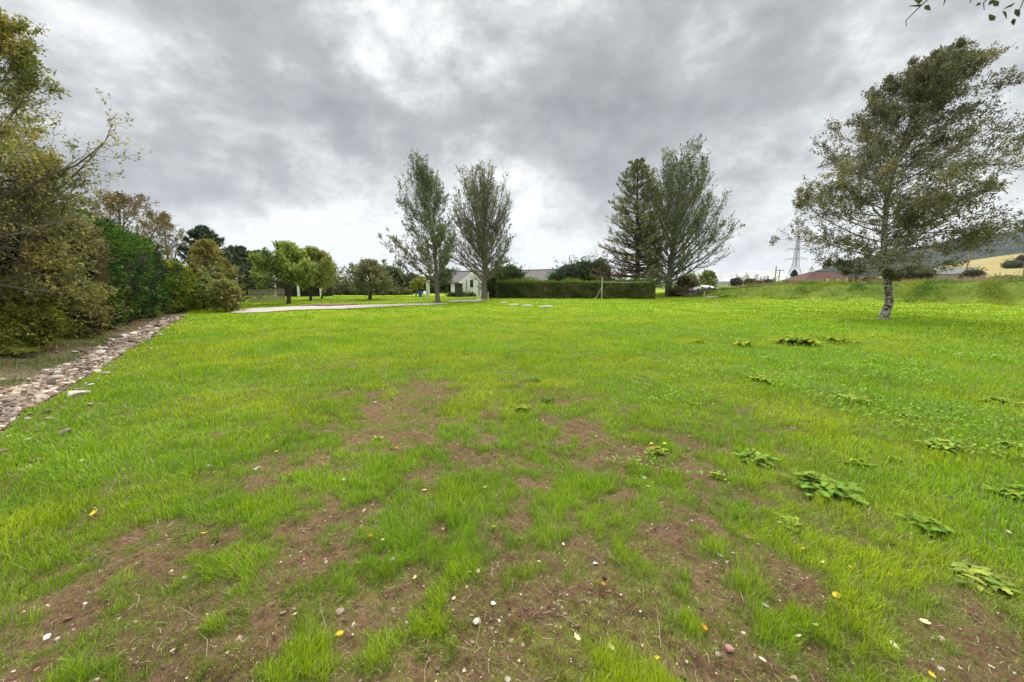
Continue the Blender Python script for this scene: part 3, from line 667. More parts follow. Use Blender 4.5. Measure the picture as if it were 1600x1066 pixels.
def blob(label, balls, n, leaf, pal, name='bush', cat='bush', group=None, seed=1, lw=.45, core=.8, comb=(0, 0, 0), mat=None, stemh=None, rough=.22, depth=.35, sc=.8, box=None, out=.5, zbase=None, pscale=1.0, sprig=1.0):
    """a dense plant: leaves in an uneven shell round a twiggy core; balls = [(x,y,z,rx,ry,rz)]"""
    g = np.random.default_rng(seed+900); balls = np.array(balls, float)
    x0, y0 = balls[0, 0], balls[0, 1]; z0 = float(height(x0, y0)); root = thing(name, label, cat, (x0, y0, z0), group)
    A = balls[:, 3]*balls[:, 5]+balls[:, 4]*balls[:, 5]; A = A/A.sum(); w = g.choice(len(balls), n, p=A)
    d = norm(g.normal(size=(n, 3)))
    if box:   # push directions towards a box shape
        d = d/np.max(np.abs(d)**1, axis=1, keepdims=True)**box
    b = balls[w]; c0 = b[:, :3]; 
    P = c0+d*b[:, 3:6]
    nz = fbm(P[:, 0]*pscale*1.3+P[:, 2]*.9*pscale, P[:, 1]*pscale*1.3+P[:, 2]*1.1*pscale, 171+seed, 4, .6)
    nf = fbm(P[:, 0]*5+P[:, 2]*3.1, P[:, 1]*5+P[:, 2]*4.3, 175+seed, 2)
    rr = 1-rough*.6+rough*1.8*(nz-.4)+.10*(nf-.5)-depth*g.random(n)**2.2*.6
    P = c0+d*b[:, 3:6]*rr[:, None]
    zb = z0 if zbase is None else zbase
    k = P[:, 2] > zb+.02; P, d, b = P[k], d[k], b[k]; n = len(P)
    if sprig:   # shoots standing out of the surface
        ns = n//26; ii = g.integers(0, n, ns); ii = ii[g.random(ns) < sstep(.35, .6, fbm(P[ii, 0]*1.1+P[ii, 1], P[ii, 2]*1.3, 7+seed, 3))]; ns = len(ii)
        dd = norm(d[ii]+g.normal(0, .5, (ns, 3))+np.array([0, 0, .45])+np.array(comb)); LS = leaf*g.uniform(1.5, 5.5, ns)*sprig
        tt = g.uniform(0, 1, (ns, 11)); Q3 = P[ii][:, None]+dd[:, None]*(tt*LS[:, None])[..., None]+g.normal(0, leaf*.25, (ns, 11, 3))
        P = np.concatenate([P, Q3.reshape(-1, 3)]); d = np.concatenate([d, np.repeat(dd, 11, 0)]); b = np.concatenate([b, np.repeat(b[ii], 11, 0)]); n = len(P)
    ax = norm(d*out/np.maximum(b[:, 3:6]/b[:, 3:6].max(1, keepdims=True), .3)+g.normal(0, .55, (n, 3))+np.array(comb)); L = leaf*g.uniform(.6, 1.4, n)
    V, Q = leafgeo(P, ax, L, L*lw, g); mk('foliage', V, [Q], mat or M_LEAF, root, cols=[palette(P, pal, g, None, sc=sc)])
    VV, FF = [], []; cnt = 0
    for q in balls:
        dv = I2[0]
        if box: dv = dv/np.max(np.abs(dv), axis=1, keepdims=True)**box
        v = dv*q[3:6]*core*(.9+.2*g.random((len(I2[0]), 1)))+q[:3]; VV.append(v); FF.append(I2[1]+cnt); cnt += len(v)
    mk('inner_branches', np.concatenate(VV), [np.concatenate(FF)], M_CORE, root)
    return root

GY = [(.12, .145, .035), (.20, .205, .05), (.30, .27, .075), (.42, .34, .09)]
BRN = [(.09, .08, .03), (.16, .13, .05), (.24, .17, .07), (.18, .18, .05)]
DGR = [(.05, .075, .035), (.08, .11, .045), (.12, .15, .05)]
# --- the near trees at the left edge
tree('tall near tree with thinning yellow and olive leaves at the left edge', [(30,-60,22),(90,-150,60),(130,-200,120),(180,-240,190),(230,-260,245),(270,-260,285),(305,-260,235),(335,-260,160),(420,-250,120),(500,-240,80)], 7.6,
     [(-110,600),(-90,400),(-50,230),(5,60)], .15, 64, 12, 8, 11, .062, GY, M_BARK, (0, 55), (.2, .98), (.35, .2), (.10, .16), (.15, 0, .05), 42, 11, 'deciduous_tree', lw=.5, dep=.6, airy=.15, nth=.6, r1=.3, sp=.03, group='trees of the left boundary', l2=.5, lmin=.15, sc=1.2)
tree('second near tree at the left with drooping pale olive leaves over the shrubs', [(250,-140,80),(320,-120,128),(380,-120,134),(440,-100,126),(500,-80,100),(560,-60,70)], 8.6,
     [(20,560),(30,450),(40,340),(50,280)], .10, 36, 11, 7, 11, .062, [(.12,.13,.04),(.20,.20,.07),(.28,.27,.11)], M_BARK, (25, 55), (.15, .98), (.1, -.3), (.12, .18), (.3, 0, 0), 45, 12, 'deciduous_tree', lw=.55, dep=.8, nth=.35, sp=.03, group='trees of the left boundary', droop=.4, sc=1.2)
def wp(u, v, Y): return at(u, v, Y)
def ball(u, v, Y, ru, rv, ry): p = at(u, v, Y); s = Y/F; return (p[0], p[1], p[2], ru*s, ry, rv*s)
blob('olive green feathery shrub filling the lower left edge', [ball(-30,545,7.8,100,95,.9), ball(40,575,7.7,48,50,.5), ball(62,505,8.4,36,44,.6), ball(10,455,8.4,52,34,.6), ball(-60,470,8.2,110,60,.8)], 44000, .085, [(.10,.13,.02),(.19,.21,.03),(.30,.28,.06)], seed=1, lw=.24, name='shrub', cat='shrub', group='shrubs of the left boundary', core=.48, rough=.6, depth=.7, comb=(.35,0,-.2), sprig=1.6)
blob('brownish green shrub between the olive shrub and the tall dark conifer', [ball(128,505,10.6,30,38,.7), ball(108,450,10.9,38,42,.8), ball(96,530,10.2,26,28,.5)], 18000, .08, [(.11,.10,.03),(.20,.17,.05),(.28,.21,.08),(.22,.24,.06)], seed=2, lw=.4, name='shrub', cat='shrub', group='shrubs of the left boundary', core=.6, rough=.6, depth=.6, sprig=1.6)
blob('dark brown dense thicket behind the near left tree', [ball(40,400,9.6,120,80,1.0), ball(-60,380,9.8,120,80,1.0)], 22000, .08, [(.05,.045,.02),(.10,.085,.03),(.17,.13,.05)], seed=3, lw=.45, name='shrub', cat='shrub', group='shrubs of the left boundary', core=.8, rough=.4)
# --- clipped conifers
LEY = [(.012, .045, .012), (.022, .085, .016), (.05, .14, .02), (.09, .19, .02)]
def hedgeball(u0, v0, u1, v1, Y, ry, k=3): 
    return [ball((u0+u1)/2, (v0+v1)/2, Y, (u1-u0)/2, (v1-v0)/2, ry)]
def leyl(label, pa, pb, rt, h, n, leaf, pal, seed, k):
    a = gnd(*pa); b = gnd(*pb); t = norm((b-a)[None])[0]; off = np.array([-t[1], t[0], 0]); off = off if off[0] < 0 else -off; L = np.linalg.norm(b-a); gg = np.random.default_rng(seed); bl = []
    for i in range(k):
        c = a+t*L*(i+.5)/k+off*rt*.95; hh = h*gg.uniform(.93, 1.04); bl.append((c[0], c[1], hh*.45, rt*gg.uniform(.92, 1.1), L/k*.75*1.0+.25, hh*.56))
    return blob(label, bl, n, leaf, pal, 'conifer_hedge', 'conifer', 'tall green conifers of the left boundary', seed, .2, .84, (.5, -.25, .05), M_NEEDLE, rough=.22, depth=.32, box=.55, out=.6, sc=1.5, pscale=1.8, sprig=.5)
LEY = [(.015, .038, .008), (.03, .075, .012), (.06, .13, .016), (.14, .21, .02)]
leyl('tall dark green clipped conifer, nearest and largest of the left row', (146, 529), (258, 493), 1.4, 3.9, 100000, .15, LEY, 4, 4)
leyl('second clipped conifer of the left row with yellow green tips', (274, 491), (314, 485), 1.3, 2.95, 42000, .17, [(.03,.07,.01),(.08,.14,.018),(.18,.23,.025),(.32,.32,.03)], 5, 2)
leyl('small dark conifer at the far end of the left row', (319, 484), (336, 482), 1.1, 2.15, 16000, .17, LEY, 6, 1)
# --- behind the row
tree('twiggy brown leaved tree rising behind the nearest conifer', [(305,150,215),(325,130,250),(345,125,272),(372,130,280),(400,150,270)], 19.5, [(190,500),(190,400),(185,310)], .13, 30, 10, 6, 5, .10, [(.12,.09,.04),(.20,.13,.06),(.22,.20,.07)], M_BARK, (30, 65), (.2, .98), (.5, .3), (.09, .14), (.15, 0, 0), 42, 21, lw=.5, nth=.45, sp=.05, group='trees of the left boundary', name='deciduous_tree')
tree('leafy brown tree behind the gap between the two green conifers', [(335,225,262),(355,215,296),(378,212,315),(410,225,322)], 27, [(262,490),(262,400),(255,338)], .12, 24, 9, 6, 5, .13, [(.10,.10,.04),(.17,.13,.06),(.20,.20,.06)], M_BARK, (30, 65), (.2, .98), (.5, .3), (.09, .14), (.1, 0, 0), 42, 22, lw=.5, nth=.35, sp=.06, group='trees of the left boundary', name='deciduous_tree')
CON = [(.03, .05, .03), (.05, .08, .04), (.08, .10, .045)]
def conifer(label, rows, Y, trunk, tr, seed, pal=CON, n1=90, n2=9, n3=4, nl=4, leaf=.22, el=(5, 35), up=(.15, .1), group=None, wind=(.1, 0, 0), name='conifer_tree', special=None, nth=.25, bark=None, lump=.3, lw=.3):
    return tree(label, rows, Y, trunk, tr, n1, n2, n3, nl, leaf, pal, bark or M_BARKD, el, (.06, .99), up, (.04, .07), wind, 38, seed, name, 'conifer', group, lw, 1., lump, .5, M_NEEDLE, .42, 1, 6, nth, sp=.05, special=special, r1=.3, l3=.4)
conifer('tall dark conifer behind the yellowing bush at left', [(357,308,322),(375,296,345),(400,285,366),(430,280,380),(470,285,385)], 27, [(322,486),(322,420),(317,356)], .2, 31, group='dark conifers behind the left row')
conifer('ragged dark conifer between the yellowing bush and the green round tree', [(388,360,378),(400,350,398),(425,345,415),(450,350,415),(475,360,410)], 34, [(378,478),(378,430),(372,388)], .22, 32, group='dark conifers behind the left row')
conifer('low dark conifer just left of the green round tree', [(395,392,412),(415,385,425),(445,380,430),(474,385,430)], 40, [(405,474),(404,430),(402,394)], .2, 33, group='dark conifers behind the left row', pal=[(.03,.045,.025),(.07,.06,.04),(.09,.08,.04)])
# yellowing bush
tree('yellow green bush like tree at the end of the left hedge row', [(378,300,330),(400,292,352),(430,300,368),(460,305,378),(484,310,376)], 24.5, [(335,487),(332,440),(320,382)], .12, 34, 10, 6, 6, .13, [(.12,.14,.03),(.22,.20,.04),(.32,.25,.05),(.17,.12,.06)], M_BARK, (15, 65), (.05, .98), (.5, .3), (.09, .14), (.05, 0, 0), 45, 23, lw=.5, nth=.2, sp=.06, group='trees of the left boundary', name='small_tree')
blob('leafy brown green bush in front of the yellowing tree', [ball(354,458,21.5,24,30,1.0), ball(342,450,22.5,18,34,.9)], 9000, .14, [(.08,.11,.03),(.14,.18,.04),(.24,.24,.06),(.20,.16,.06)], seed=7, rough=.6, depth=.5, core=.5, sprig=1.8, group='shrubs of the left boundary')
# --- mid distance left
MAP = [(.09,.15,.03),(.15,.22,.04),(.23,.29,.06),(.30,.33,.07)]
tree('round bright green tree with short trunk left of the twin bushy trees', [(384,415,455),(395,402,478),(415,400,490),(440,402,492),(458,408,488),(468,440,470)], float(gnd(452,476)[1]), [(451,476),(452,452),(452,390)], .14, 36, 13, 7, 8, .17, MAP, M_BARKD, (15, 70), (.25, .97), (.4, .3), (.07, .12), (.04, 0, 0), 42, 41, lw=.55, nth=.1, sp=.12, group='round trees beyond the track')
tree('olive tree behind and right of the round bright green tree', [(392,470,505),(405,464,519),(430,462,524),(455,466,520),(465,480,510)], 36, [(485,474),(488,450),(492,396)], .12, 32, 12, 7, 8, .17, [(.10,.13,.03),(.18,.20,.04),(.26,.26,.06)], M_BARKD, (20, 70), (.25, .97), (.4, .3), (.07, .12), (.04, 0, 0), 42, 42, lw=.55, nth=.2, sp=.12, group='round trees beyond the track')
tree('slim olive tree with dark trunk at the right of the bushy pair', [(398,492,512),(415,484,523),(440,480,526),(462,486,518)], 40, [(503,472),(504,450),(504,400)], .09, 28, 12, 7, 7, .17, [(.10,.12,.03),(.17,.18,.04),(.24,.22,.06)], M_BARKD, (20, 70), (.25, .97), (.4, .3), (.07, .12), (.04, 0, 0), 42, 43, lw=.55, nth=.2, sp=.12, group='round trees beyond the track')
tree('spreading grey green tree with forked trunk left of the tall pair', [(410,548,590),(422,534,606),(440,526,612),(455,530,612),(466,545,605)], float(gnd(578,469)[1]), [(578,469),(579,455),(576,415)], .16, 30, 12, 7, 7, .165, [(.09,.11,.04),(.15,.17,.06),(.18,.16,.08)], M_BARKD, (15, 65), (.22, .97), (.35, .3), (.08, .13), (0, 0, 0), 45, 44, lw=.55, nth=.3, sp=.10, group='round trees beyond the track')
FB = [(610,438,26,24,'dark'),(640,445,22,18,'dark'),(668,447,22,16,'dark'),(700,440,26,22,'dark'),(560,456,24,10,'low'),(540,455,20,12,'low'),(515,456,18,10,'low'),(620,458,26,10,'low'),(738,438,18,16,'dark'),(600,455,20,10,'low')]
FB += [(430,460,18,9,'low'),(462,462,22,8,'low'),(492,461,18,9,'low'),(405,462,16,10,'low'),(585,462,20,7,'low'),(530,447,22,14,'dark'),(500,446,20,16,'dark')]
FBL = ['dark tree crown directly left of the yellow sapling, far side of the lawn','dark bush right behind the yellow sapling','dark bush behind the blue and white bins','dark tree crown left of the white house','low dark bush behind the white porch','low dark bush left of the white porch','low dark bush behind the slim olive tree','low olive bush in front of the dark crown','dark tree crown rising behind the white house roof','low bush between the porch and the dark crown','low bush under the left side of the round bright green tree','low bush under the right side of the round bright green tree','low bush between the trunks of the olive trees','low bush behind the paling fence','low bush just right of the spreading grey green tree trunk','dark tree crown behind the spreading grey green tree, left side','dark tree crown behind the slim olive tree']
for i, ((u, v, ru, rv, k), lb) in enumerate(zip(FB, FBL)):
    Yb = 62+i*1.7 if k == 'dark' else 55
    blob(lb, [ball(u, v, Yb, ru, rv, 2.2), ball(u+ru*.4, v+rv*.3, Yb+.5, ru*.6, rv*.7, 1.8)], 2600, .42, DGR if k == 'dark' else [(.05,.07,.025),(.10,.11,.035),(.14,.13,.05)], seed=20+i, group='background trees and bushes', name='tree' if k == 'dark' else 'bush', cat='tree' if k == 'dark' else 'bush')
tree('small sapling with yellow green crown and two pale stems', [(436,650,662),(445,638,668),(455,640,670),(462,648,664)], 46, [(650,469),(651,455),(655,440)], .09, 14, 8, 5, 5, .2, [(.16,.20,.04),(.30,.30,.05),(.38,.32,.05)], M_BARKL, (30, 65), (.35, .97), (.4, .3), (.07, .12), (0, 0, 0), 42, 45, lw=.55, sp=.08, name='sapling', cat='sapling')
# --- the tall pair
POP = [(.07,.11,.05),(.11,.155,.07),(.16,.20,.10),(.18,.20,.12)]
def rusty(u0, v0, u1, v1, Y, colr, k=.6):
    a = at(u0, v1, Y); b = at(u1, v0, Y); cx, cz = (a[0]+b[0])/2, (a[2]+b[2])/2; rx, rz = (b[0]-a[0])/2, (b[2]-a[2])/2
    def f(c, col, g):
        w = np.exp(-((c[:, 0]-cx)/rx)**2-((c[:, 2]-cz)/rz)**2)*k*1.3; m = g.random(len(c)) < w
        col = col.copy(); col[m] = np.array(colr)*g.uniform(.7, 1.2, (m.sum(), 1)); return col
    return f
Y1 = float(gnd(683,473)[1]); Y2 = float(gnd(757,468)[1])
tree('tall pale stemmed tree with upswept sparse twigs, left of the pair', [(242,642,662),(262,634,674),(290,626,692),(320,618,704),(360,612,714),(410,604,720),(432,610,712),(448,640,700)], Y1,
     [(684,473),(683,450),(680,400),(672,340),(662,290),(651,250)], .19, 84, 14, 6, 5, .16, POP, M_BARKL, (14, 78), (.12, .82), (.55, .5), (.05, .08), (-.03, 0, .0), 32, 51, lw=.42, nth=.15, sp=.05, lump=.34, group='tall pair of sparse trees on the lawn', name='poplar_tree', l2=.42, special=rusty(618, 370, 672, 430, Y1, (.20, .13, .05)), r1=.24, along=6, airy=.6)
tree('tall forked bare topped tree beside the white house, right of the pair', [(260,728,772),(280,712,786),(310,702,796),(350,694,804),(385,690,810),(410,694,806),(432,705,792),(446,725,775)], Y2,
     [(757,468),(756,445),(758,420),(757,360),(756,300),(754,265)], .27, 80, 14, 6, 6, .16, [(.09,.10,.05),(.13,.14,.07),(.18,.18,.08),(.12,.15,.06)], M_BARKL, (16, 80), (.13, .66), (.6, .6), (.05, .08), (0, 0, 0), 30, 52, lw=.42, nth=.35, sp=.05, lump=.3, group='tall pair of sparse trees on the lawn', name='poplar_tree', l2=.42, special=rusty(700, 350, 760, 430, Y2, (.15, .10, .05), .5), r1=.3, along=7, airy=.5)
blob('dense dark green shrub right of the tall forked tree', [ball(792,440,43,30,27,2.0), ball(772,448,44,22,20,1.6), ball(803,450,42,20,18,1.2)], 10000, .22, [(.025,.05,.015),(.05,.09,.02),(.10,.15,.03)], seed=40, name='shrub', cat='shrub', core=.8)
# --- clipped hedge
def hedge():
    a = gnd(775, 469); b = gnd(1024, 467.5); Yh = 40.; z0 = 0
    xa = at(776, 460, Yh)[0]; xb = at(1023, 460, Yh)[0]; top = at(900, 440.5, Yh)[2]; dep = 1.3
    root = thing('clipped_hedge', 'long clipped dark green hedge across the middle of the far lawn', 'hedge', ((xa+xb)/2, Yh, 0)); g = np.random.default_rng(66); n = 42000
    x = g.uniform(xa, xb, n); f = g.random(n); side = g.random(n)
    y = np.where(side < .62, Yh-.05, g.uniform(Yh, Yh+dep, n)); z = np.where(side < .62, g.uniform(.0, top, n), top)
    e = side > .94; x = np.where(e, np.where(g.random(n) < .5, xa, xb), x); z = np.where(e, g.uniform(0, top, n), z)
    P = np.stack([x, y, z], -1); nz = fbm(x*1.6+y, z*2.4, 181, 4, .6)-.5; nr = np.zeros((n, 3)); nr[:, 1] = -1.0*(side < .62); nr[:, 2] = (side >= .62)*(side < .94)
    P = P+nr*(nz*.45-.25*g.random(n)**2)[:, None]+g.normal(0, .04, (n, 3)); sh = (side >= .62)*(g.random(n) < .25); P[:, 2] += sh*g.uniform(0, .45, n)*sstep(.35, .65, fbm(x*.5, x*0, 182, 3))
    ax = norm(nr*.8+g.normal(0, .6, (n, 3))+np.array([0, 0, .3])); L = .17*g.uniform(.6, 1.3, n); V, Q = leafgeo(P, ax, L, L*.5, g)
    col = palette(P, [(.06,.09,.025),(.11,.15,.04),(.18,.20,.05),(.24,.20,.09)], g, None, sc=.9)
    tp = P[:, 2] > top-.18; col[tp] = np.array([.14, .19, .03])*g.uniform(.6, 1.4, (tp.sum(), 1))
    mk('foliage', V, [Q], M_LEAF, root, cols=[col])
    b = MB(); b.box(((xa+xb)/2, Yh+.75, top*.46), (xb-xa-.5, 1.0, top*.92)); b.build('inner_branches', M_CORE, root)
hedge()
blob('row of dark green conifers behind the hedge and beside the grey roof', [ball(888,432,52,24,20,2.0), ball(912,428,53,26,22,2.0), ball(935,430,53,20,26,2.0), ball(870,438,51,14,14,1.5)], 13000, .3, [(.02,.055,.02),(.035,.085,.025),(.07,.12,.03)], seed=41, name='conifer_hedge', cat='conifer', mat=M_NEEDLE, lw=.3, rough=.3)
# --- spruce and the big multi stemmed tree
YS = 47.
conifer('tall broad spruce with rusty lower branches, left of the big spreading tree', [(250,986,1008),(275,970,1024),(310,957,1034),(350,944,1044),(390,932,1050),(430,926,1052),(454,935,1045)], YS, [(996,465),(996,380),(996,252)], .35, 61,
        pal=[(.10,.12,.045),(.15,.165,.06),(.22,.21,.08)], n1=200, n2=12, n3=4, nl=5, leaf=.22, el=(-5, 30), up=(.4, .35), special=lambda c, col, g: rusty(990, 262, 1006, 320, YS, (.13, .08, .05), .6)(c, rusty(932, 398, 978, 445, YS, (.20, .12, .07), 1.1)(c, col, g), g), wind=(0, 0, 0), name='spruce_tree', nth=.35, lump=.3, lw=.26)
Y4 = float(gnd(1045,463)[1])
tree('large spreading tree with many upright limbs from a short pale trunk', [(224,1050,1092),(250,1030,1108),(290,1006,1126),(320,994,1140),(350,986,1154),(372,982,1164),(400,982,1154),(425,1002,1130),(438,1020,1085)], Y4,
     [(1045,463),(1045,448),(1046,432),(1056,340),(1070,232)], .42, 90, 14, 6, 6, .21, [(.055,.08,.035),(.085,.12,.045),(.12,.15,.055),(.16,.18,.06)], M_BARKL, (14, 76), (.085, .6), (.75, .7), (.045, .08), (.05, 0, 0), 30, 62, lw=.42, nth=.12, sp=.06, lump=.34, name='spreading_tree', l2=.45, r1=.28, along=7, taper=1.4, airy=.3)
tree('small bright green tree right of the big spreading tree', [(424,1096,1110),(432,1090,1118),(445,1088,1122),(452,1094,1118)], 62, [(1104,458),(1104,445),(1104,428)], .14, 18, 9, 5, 5, .3, [(.10,.14,.04),(.18,.22,.05),(.24,.26,.06)], M_BARK, (20, 65), (.15, .97), (.4, .3), (.07, .12), (0, 0, 0), 42, 63, lw=.55, sp=.12, name='small_tree')
BB = [(1068,444,12,14,50,'olive bush right beside the big pale trunk',[(.10,.10,.04),(.16,.15,.05)]),(1083,449,10,12,49,'brown dry bush next to the heap of branches',[(.12,.09,.05),(.2,.15,.08)]),(1062,456,16,7,47,'low brown scrub at the foot of the olive bush',[(.09,.07,.03),(.15,.12,.05)]),
      (1078,437,12,10,60,'pale green bush behind the olive bush',[(.12,.16,.06),(.2,.24,.08)])]
for i, (u, v, ru, rv, Yb, lb, pal) in enumerate(BB): blob(lb, [ball(u, v, Yb, ru, rv, 1.0)], 2200, .2, pal, seed=60+i, group='scrub beside the big spreading tree')
# distant bushes on the far side of the bank
DB = [(1151,441,10,7,150,'dark purple brown round bush on the skyline',[(.04,.03,.03),(.06,.04,.04)]),(1171,441,9,6,130,'olive green round bush right of the dark purple one',[(.08,.09,.03),(.13,.13,.05)]),(1187,443,6,4,140,'small round bush third from the left on the skyline',[(.07,.09,.03),(.1,.12,.04)]),
      (1201,442,8,5.5,140,'round green bush left of the thin poles',[(.06,.08,.03),(.1,.11,.04)]),(1428,428,32,14,75,'leafy green bush low behind the birch trunk',[(.05,.09,.025),(.09,.14,.03),(.14,.17,.04)]),(1400,430,22,12,78,'darker bush left of the leafy green bush behind the birch',[(.04,.06,.025),(.08,.1,.03)]),
      (1479,411,5,4,300,'small dark round tree standing in the yellow field',[(.05,.07,.03),(.08,.1,.04)]),(1583,414,14,8,200,'olive round bush at right edge in the yellow field',[(.07,.08,.03),(.11,.11,.05)]),(1596,408,8,10,205,'dark bush behind the olive one at the right edge',[(.04,.06,.03),(.07,.08,.04)]),
      (1362,440,20,6,62,'low mixed bush left of the birch trunk on the bank',[(.07,.08,.03),(.12,.11,.05)]),(1322,441,18,6,66,'low bush by the fence in front of the red roof',[(.07,.08,.03),(.12,.11,.05)]),(1520,427,12,6,70,'low dark bush right of the stone building',[(.06,.07,.03),(.1,.09,.05)]),
      (1575,437,26,7,34,'pale leafy weeds on top of the bank at the right edge',[(.12,.18,.06),(.22,.28,.12)])]
for i, (u, v, ru, rv, Yb, lb, pal) in enumerate(DB):
    s = Yb/F; blob(lb, [ball(u, v, Yb, ru, rv, ru*s*.9)], 2600 if Yb < 100 else 1200, (.10 if Yb < 40 else .2 if Yb < 100 else .55), pal, seed=80+i, group='bushes beyond the bank', zbase=at(u, v+rv, Yb)[2]-.3)
conifer('little pointed conifer at the foot of the pylon', [(424,1239,1243),(435,1234,1248),(446,1232,1250)], 120, [(1241,446),(1241,436),(1241,423)], .3, 71, n1=50, n2=6, n3=3, nl=3, leaf=.6, group=None, name='small_conifer')
# --- the birch
YB = float(gnd(1383,499)[1])
def bir(c, col, g):
    return col
tree('windswept birch with curved pale trunk standing alone at right', [(74,1485,1522),(94,1440,1545),(120,1388,1552),(155,1345,1560),(200,1318,1568),(240,1292,1564),(290,1268,1572),(330,1264,1574),(365,1268,1555),(395,1290,1520),(425,1330,1450)], YB,
     [(1379,499),(1392,478),(1394,450),(1389,420),(1392,380),(1400,300),(1425,220),(1460,140),(1505,80)], .15, 104, 18, 8, 20, .078, [(.07,.075,.04),(.11,.115,.06),(.17,.16,.08),(.24,.21,.09)], M_BIRCH, (8, 62), (.17, .985), (.25, .15), (.09, .15), (.13, 0, .07), 40, 81, 'birch_tree', lw=.6, nth=.68, sp=.05, dep=.9, lump=.24, l2=.42, r1=.26, airy=.1, cyc=YB+.6, sc=.9)

# ------------------------------------------------------------------ overhead branch at top right
def overhang():
    base = np.array([4.6, -.9, 0.]); root = thing('overhanging_tree', 'tree beside the viewer whose dark twigs and leaves dip into the top right corner', 'tree', base)
    g = np.random.default_rng(9)
    T = np.array([base, base+[0, .05, 1.5], base+[-.05, .1, 3.2], base+[-.1, .2, 5.0]]); Vt, Qt = tubes(T[None], np.array([[.14, .11, .09, .05]]), 10); mk('trunk', Vt, [Qt], M_BARK, root, smooth=True)
    bV, bQ, cnt = [], [], 0; LC, LA = [], []
    def way(pts, r0, r1, leaves):
        nonlocal cnt
        P = np.array(pts)[None]; R = np.linspace(r0, r1, len(pts))[None]; v, q = tubes(P, R, 6); bV.append(v); bQ.append(q+cnt); cnt += len(v)
    A = at(1700, -160, 2.6)
    way([T[2], T[2]+[-.6, 1.2, .5], A+[.2, -.2, .3], A], .05, .02, 0)
    for pts in [[(1700,-160),(1560,-80),(1462,-12),(1440,12),(1422,30),(1413,46)], [(1700,-160),(1640,-70),(1570,-30),(1542,0),(1534,12)], [(1700,-160),(1640,-60),(1605,-10),(1590,18)], [(1560,-80),(1520,-20),(1514,2)], [(1440,12),(1424,8)], [(1640,-70),(1620,-15),(1610,10)], [(1462,-12),(1428,-2)]]:
        way([at(u, v, 2.6)+g.normal(0, .01, 3) for u, v in pts], .006, .002, 0)
    mk('limbs', np.concatenate(bV), [np.concatenate(bQ)], M_BARKD, root, smooth=True)
    for (u, v, du, dv, s) in [(1545,4,-14,14,.07),(1552,2,8,10,.05),(1536,3,-10,4,.05),(1587,14,-10,-8,.08),(1592,18,4,14,.07),(1582,8,-12,6,.07),(1598,8,10,12,.08),(1590,2,-8,4,.08),(1514,0,-10,6,.06),(1600,20,4,14,.06),(1588,26,-3,12,.05),(1604,-4,6,8,.09),(1575,-14,-10,-4,.09),(1520,-18,-10,-8,.08)]+[(g.uniform(1480, 1760), g.uniform(-200, -30), g.normal(0, 10), g.normal(6, 8), .08) for _ in range(160)]:
        LC.append(at(u, v, 2.6)+[0, g.normal(0, .06 if v > -25 else .25), 0]); LA.append(np.append(norm(np.array([du, 0, -dv], float)), s))
    LA = np.array(LA); V, Q = leafgeo6(np.array(LC), LA[:, :3], LA[:, 3]*.7, LA[:, 3]*.33, g); mk('foliage', V, [Q], M_LEAF, root, cols=[np.array([.07, .08, .03])*g.uniform(.6, 1.2, (len(Q), 1))])
overhang()

# ------------------------------------------------------------------ tracks
M_GRAVEL = solid('pink_grey_gravel', (.34, .29, .26), .95, .2, 12, .4)
M_DIRT = solid('brown_dirt', (.16, .10, .06), 1, .3, 5, .6, bd=.05)
def sheet(name, px, z, mat, kind='structure', n=40):
    """strip given by upper and lower edges in photo pixels on the ground"""
    up, lo = px; us = np.linspace(up[0][0], up[-1][0], n); lu_ = np.linspace(lo[0][0], lo[-1][0], n)
    A = [gnd(u, np.interp(u, [p[0] for p in up], [p[1] for p in up])) for u in us]; B = [gnd(u, np.interp(u, [p[0] for p in lo], [p[1] for p in lo])) for u in lu_]
    V = []
    for k in range(6):
        for a, b in zip(A, B):
            q = a*(1-k/5)+b*k/5; q[2] = height(q[0], q[1])+z; V.append(q)
    Q = [(k*n+i, k*n+i+1, (k+1)*n+i+1, (k+1)*n+i) for k in range(5) for i in range(n-1)]
    return setp(mk(name, V, [np.array(Q)[:, ::-1]], mat, smooth=True), kind=kind)
sheet('gravel_track', ([(362,489),(395,483),(440,480.5),(560,478),(640,475),(700,473)], [(362,490),(400,489.5),(450,487),(520,485),(600,481.5),(700,475)]), .045, M_GRAVEL)
sheet('dirt_track', ([(470,478.5),(520,476.5),(560,476.5)], [(470,480.5),(520,479.5),(560,478)]), .09, M_DIRT)
sheet('house_path', ([(708,470),(740,469),(750,466)], [(700,472.5),(745,472),(765,467)]), .05, M_GRAVEL)

# ------------------------------------------------------------------ buildings
M_WHITE = solid('white_render', (.78, .77, .76), .85, .06, 2, .1); M_SLATE = solid('grey_brown_slate', (.115, .10, .09), .85, .25, 5, .5, stretch=(1, 1, 6)); M_RED = solid('red_tile', (.065, .022, .014), .85, .25, 6, .5)
M_STN = solid('grey_rubble_stone', (.24, .215, .195), .95, .35, 1.6, .8, bd=.1); M_GLASS = solid('dark_glass', (.03, .035, .04), .1, .1, 3, 0, spec=.6); M_DKWOOD = solid('dark_wood', (.05, .05, .045), .8, .2, 6, .2)
M_WOOD = solid('weathered_wood', (.27, .22, .16), .9, .25, 6, .4, stretch=(4, 4, .6)); M_PALEW = solid('pale_timber', (.55, .45, .25), .8, .15, 8, .2); M_METAL = solid('galvanised_steel', (.30, .31, .33), .5, .1, 3, 0, metal=.3)
M_TRIM = solid('dark_trim', (.10, .09, .085), .8, .15, 4, 0)
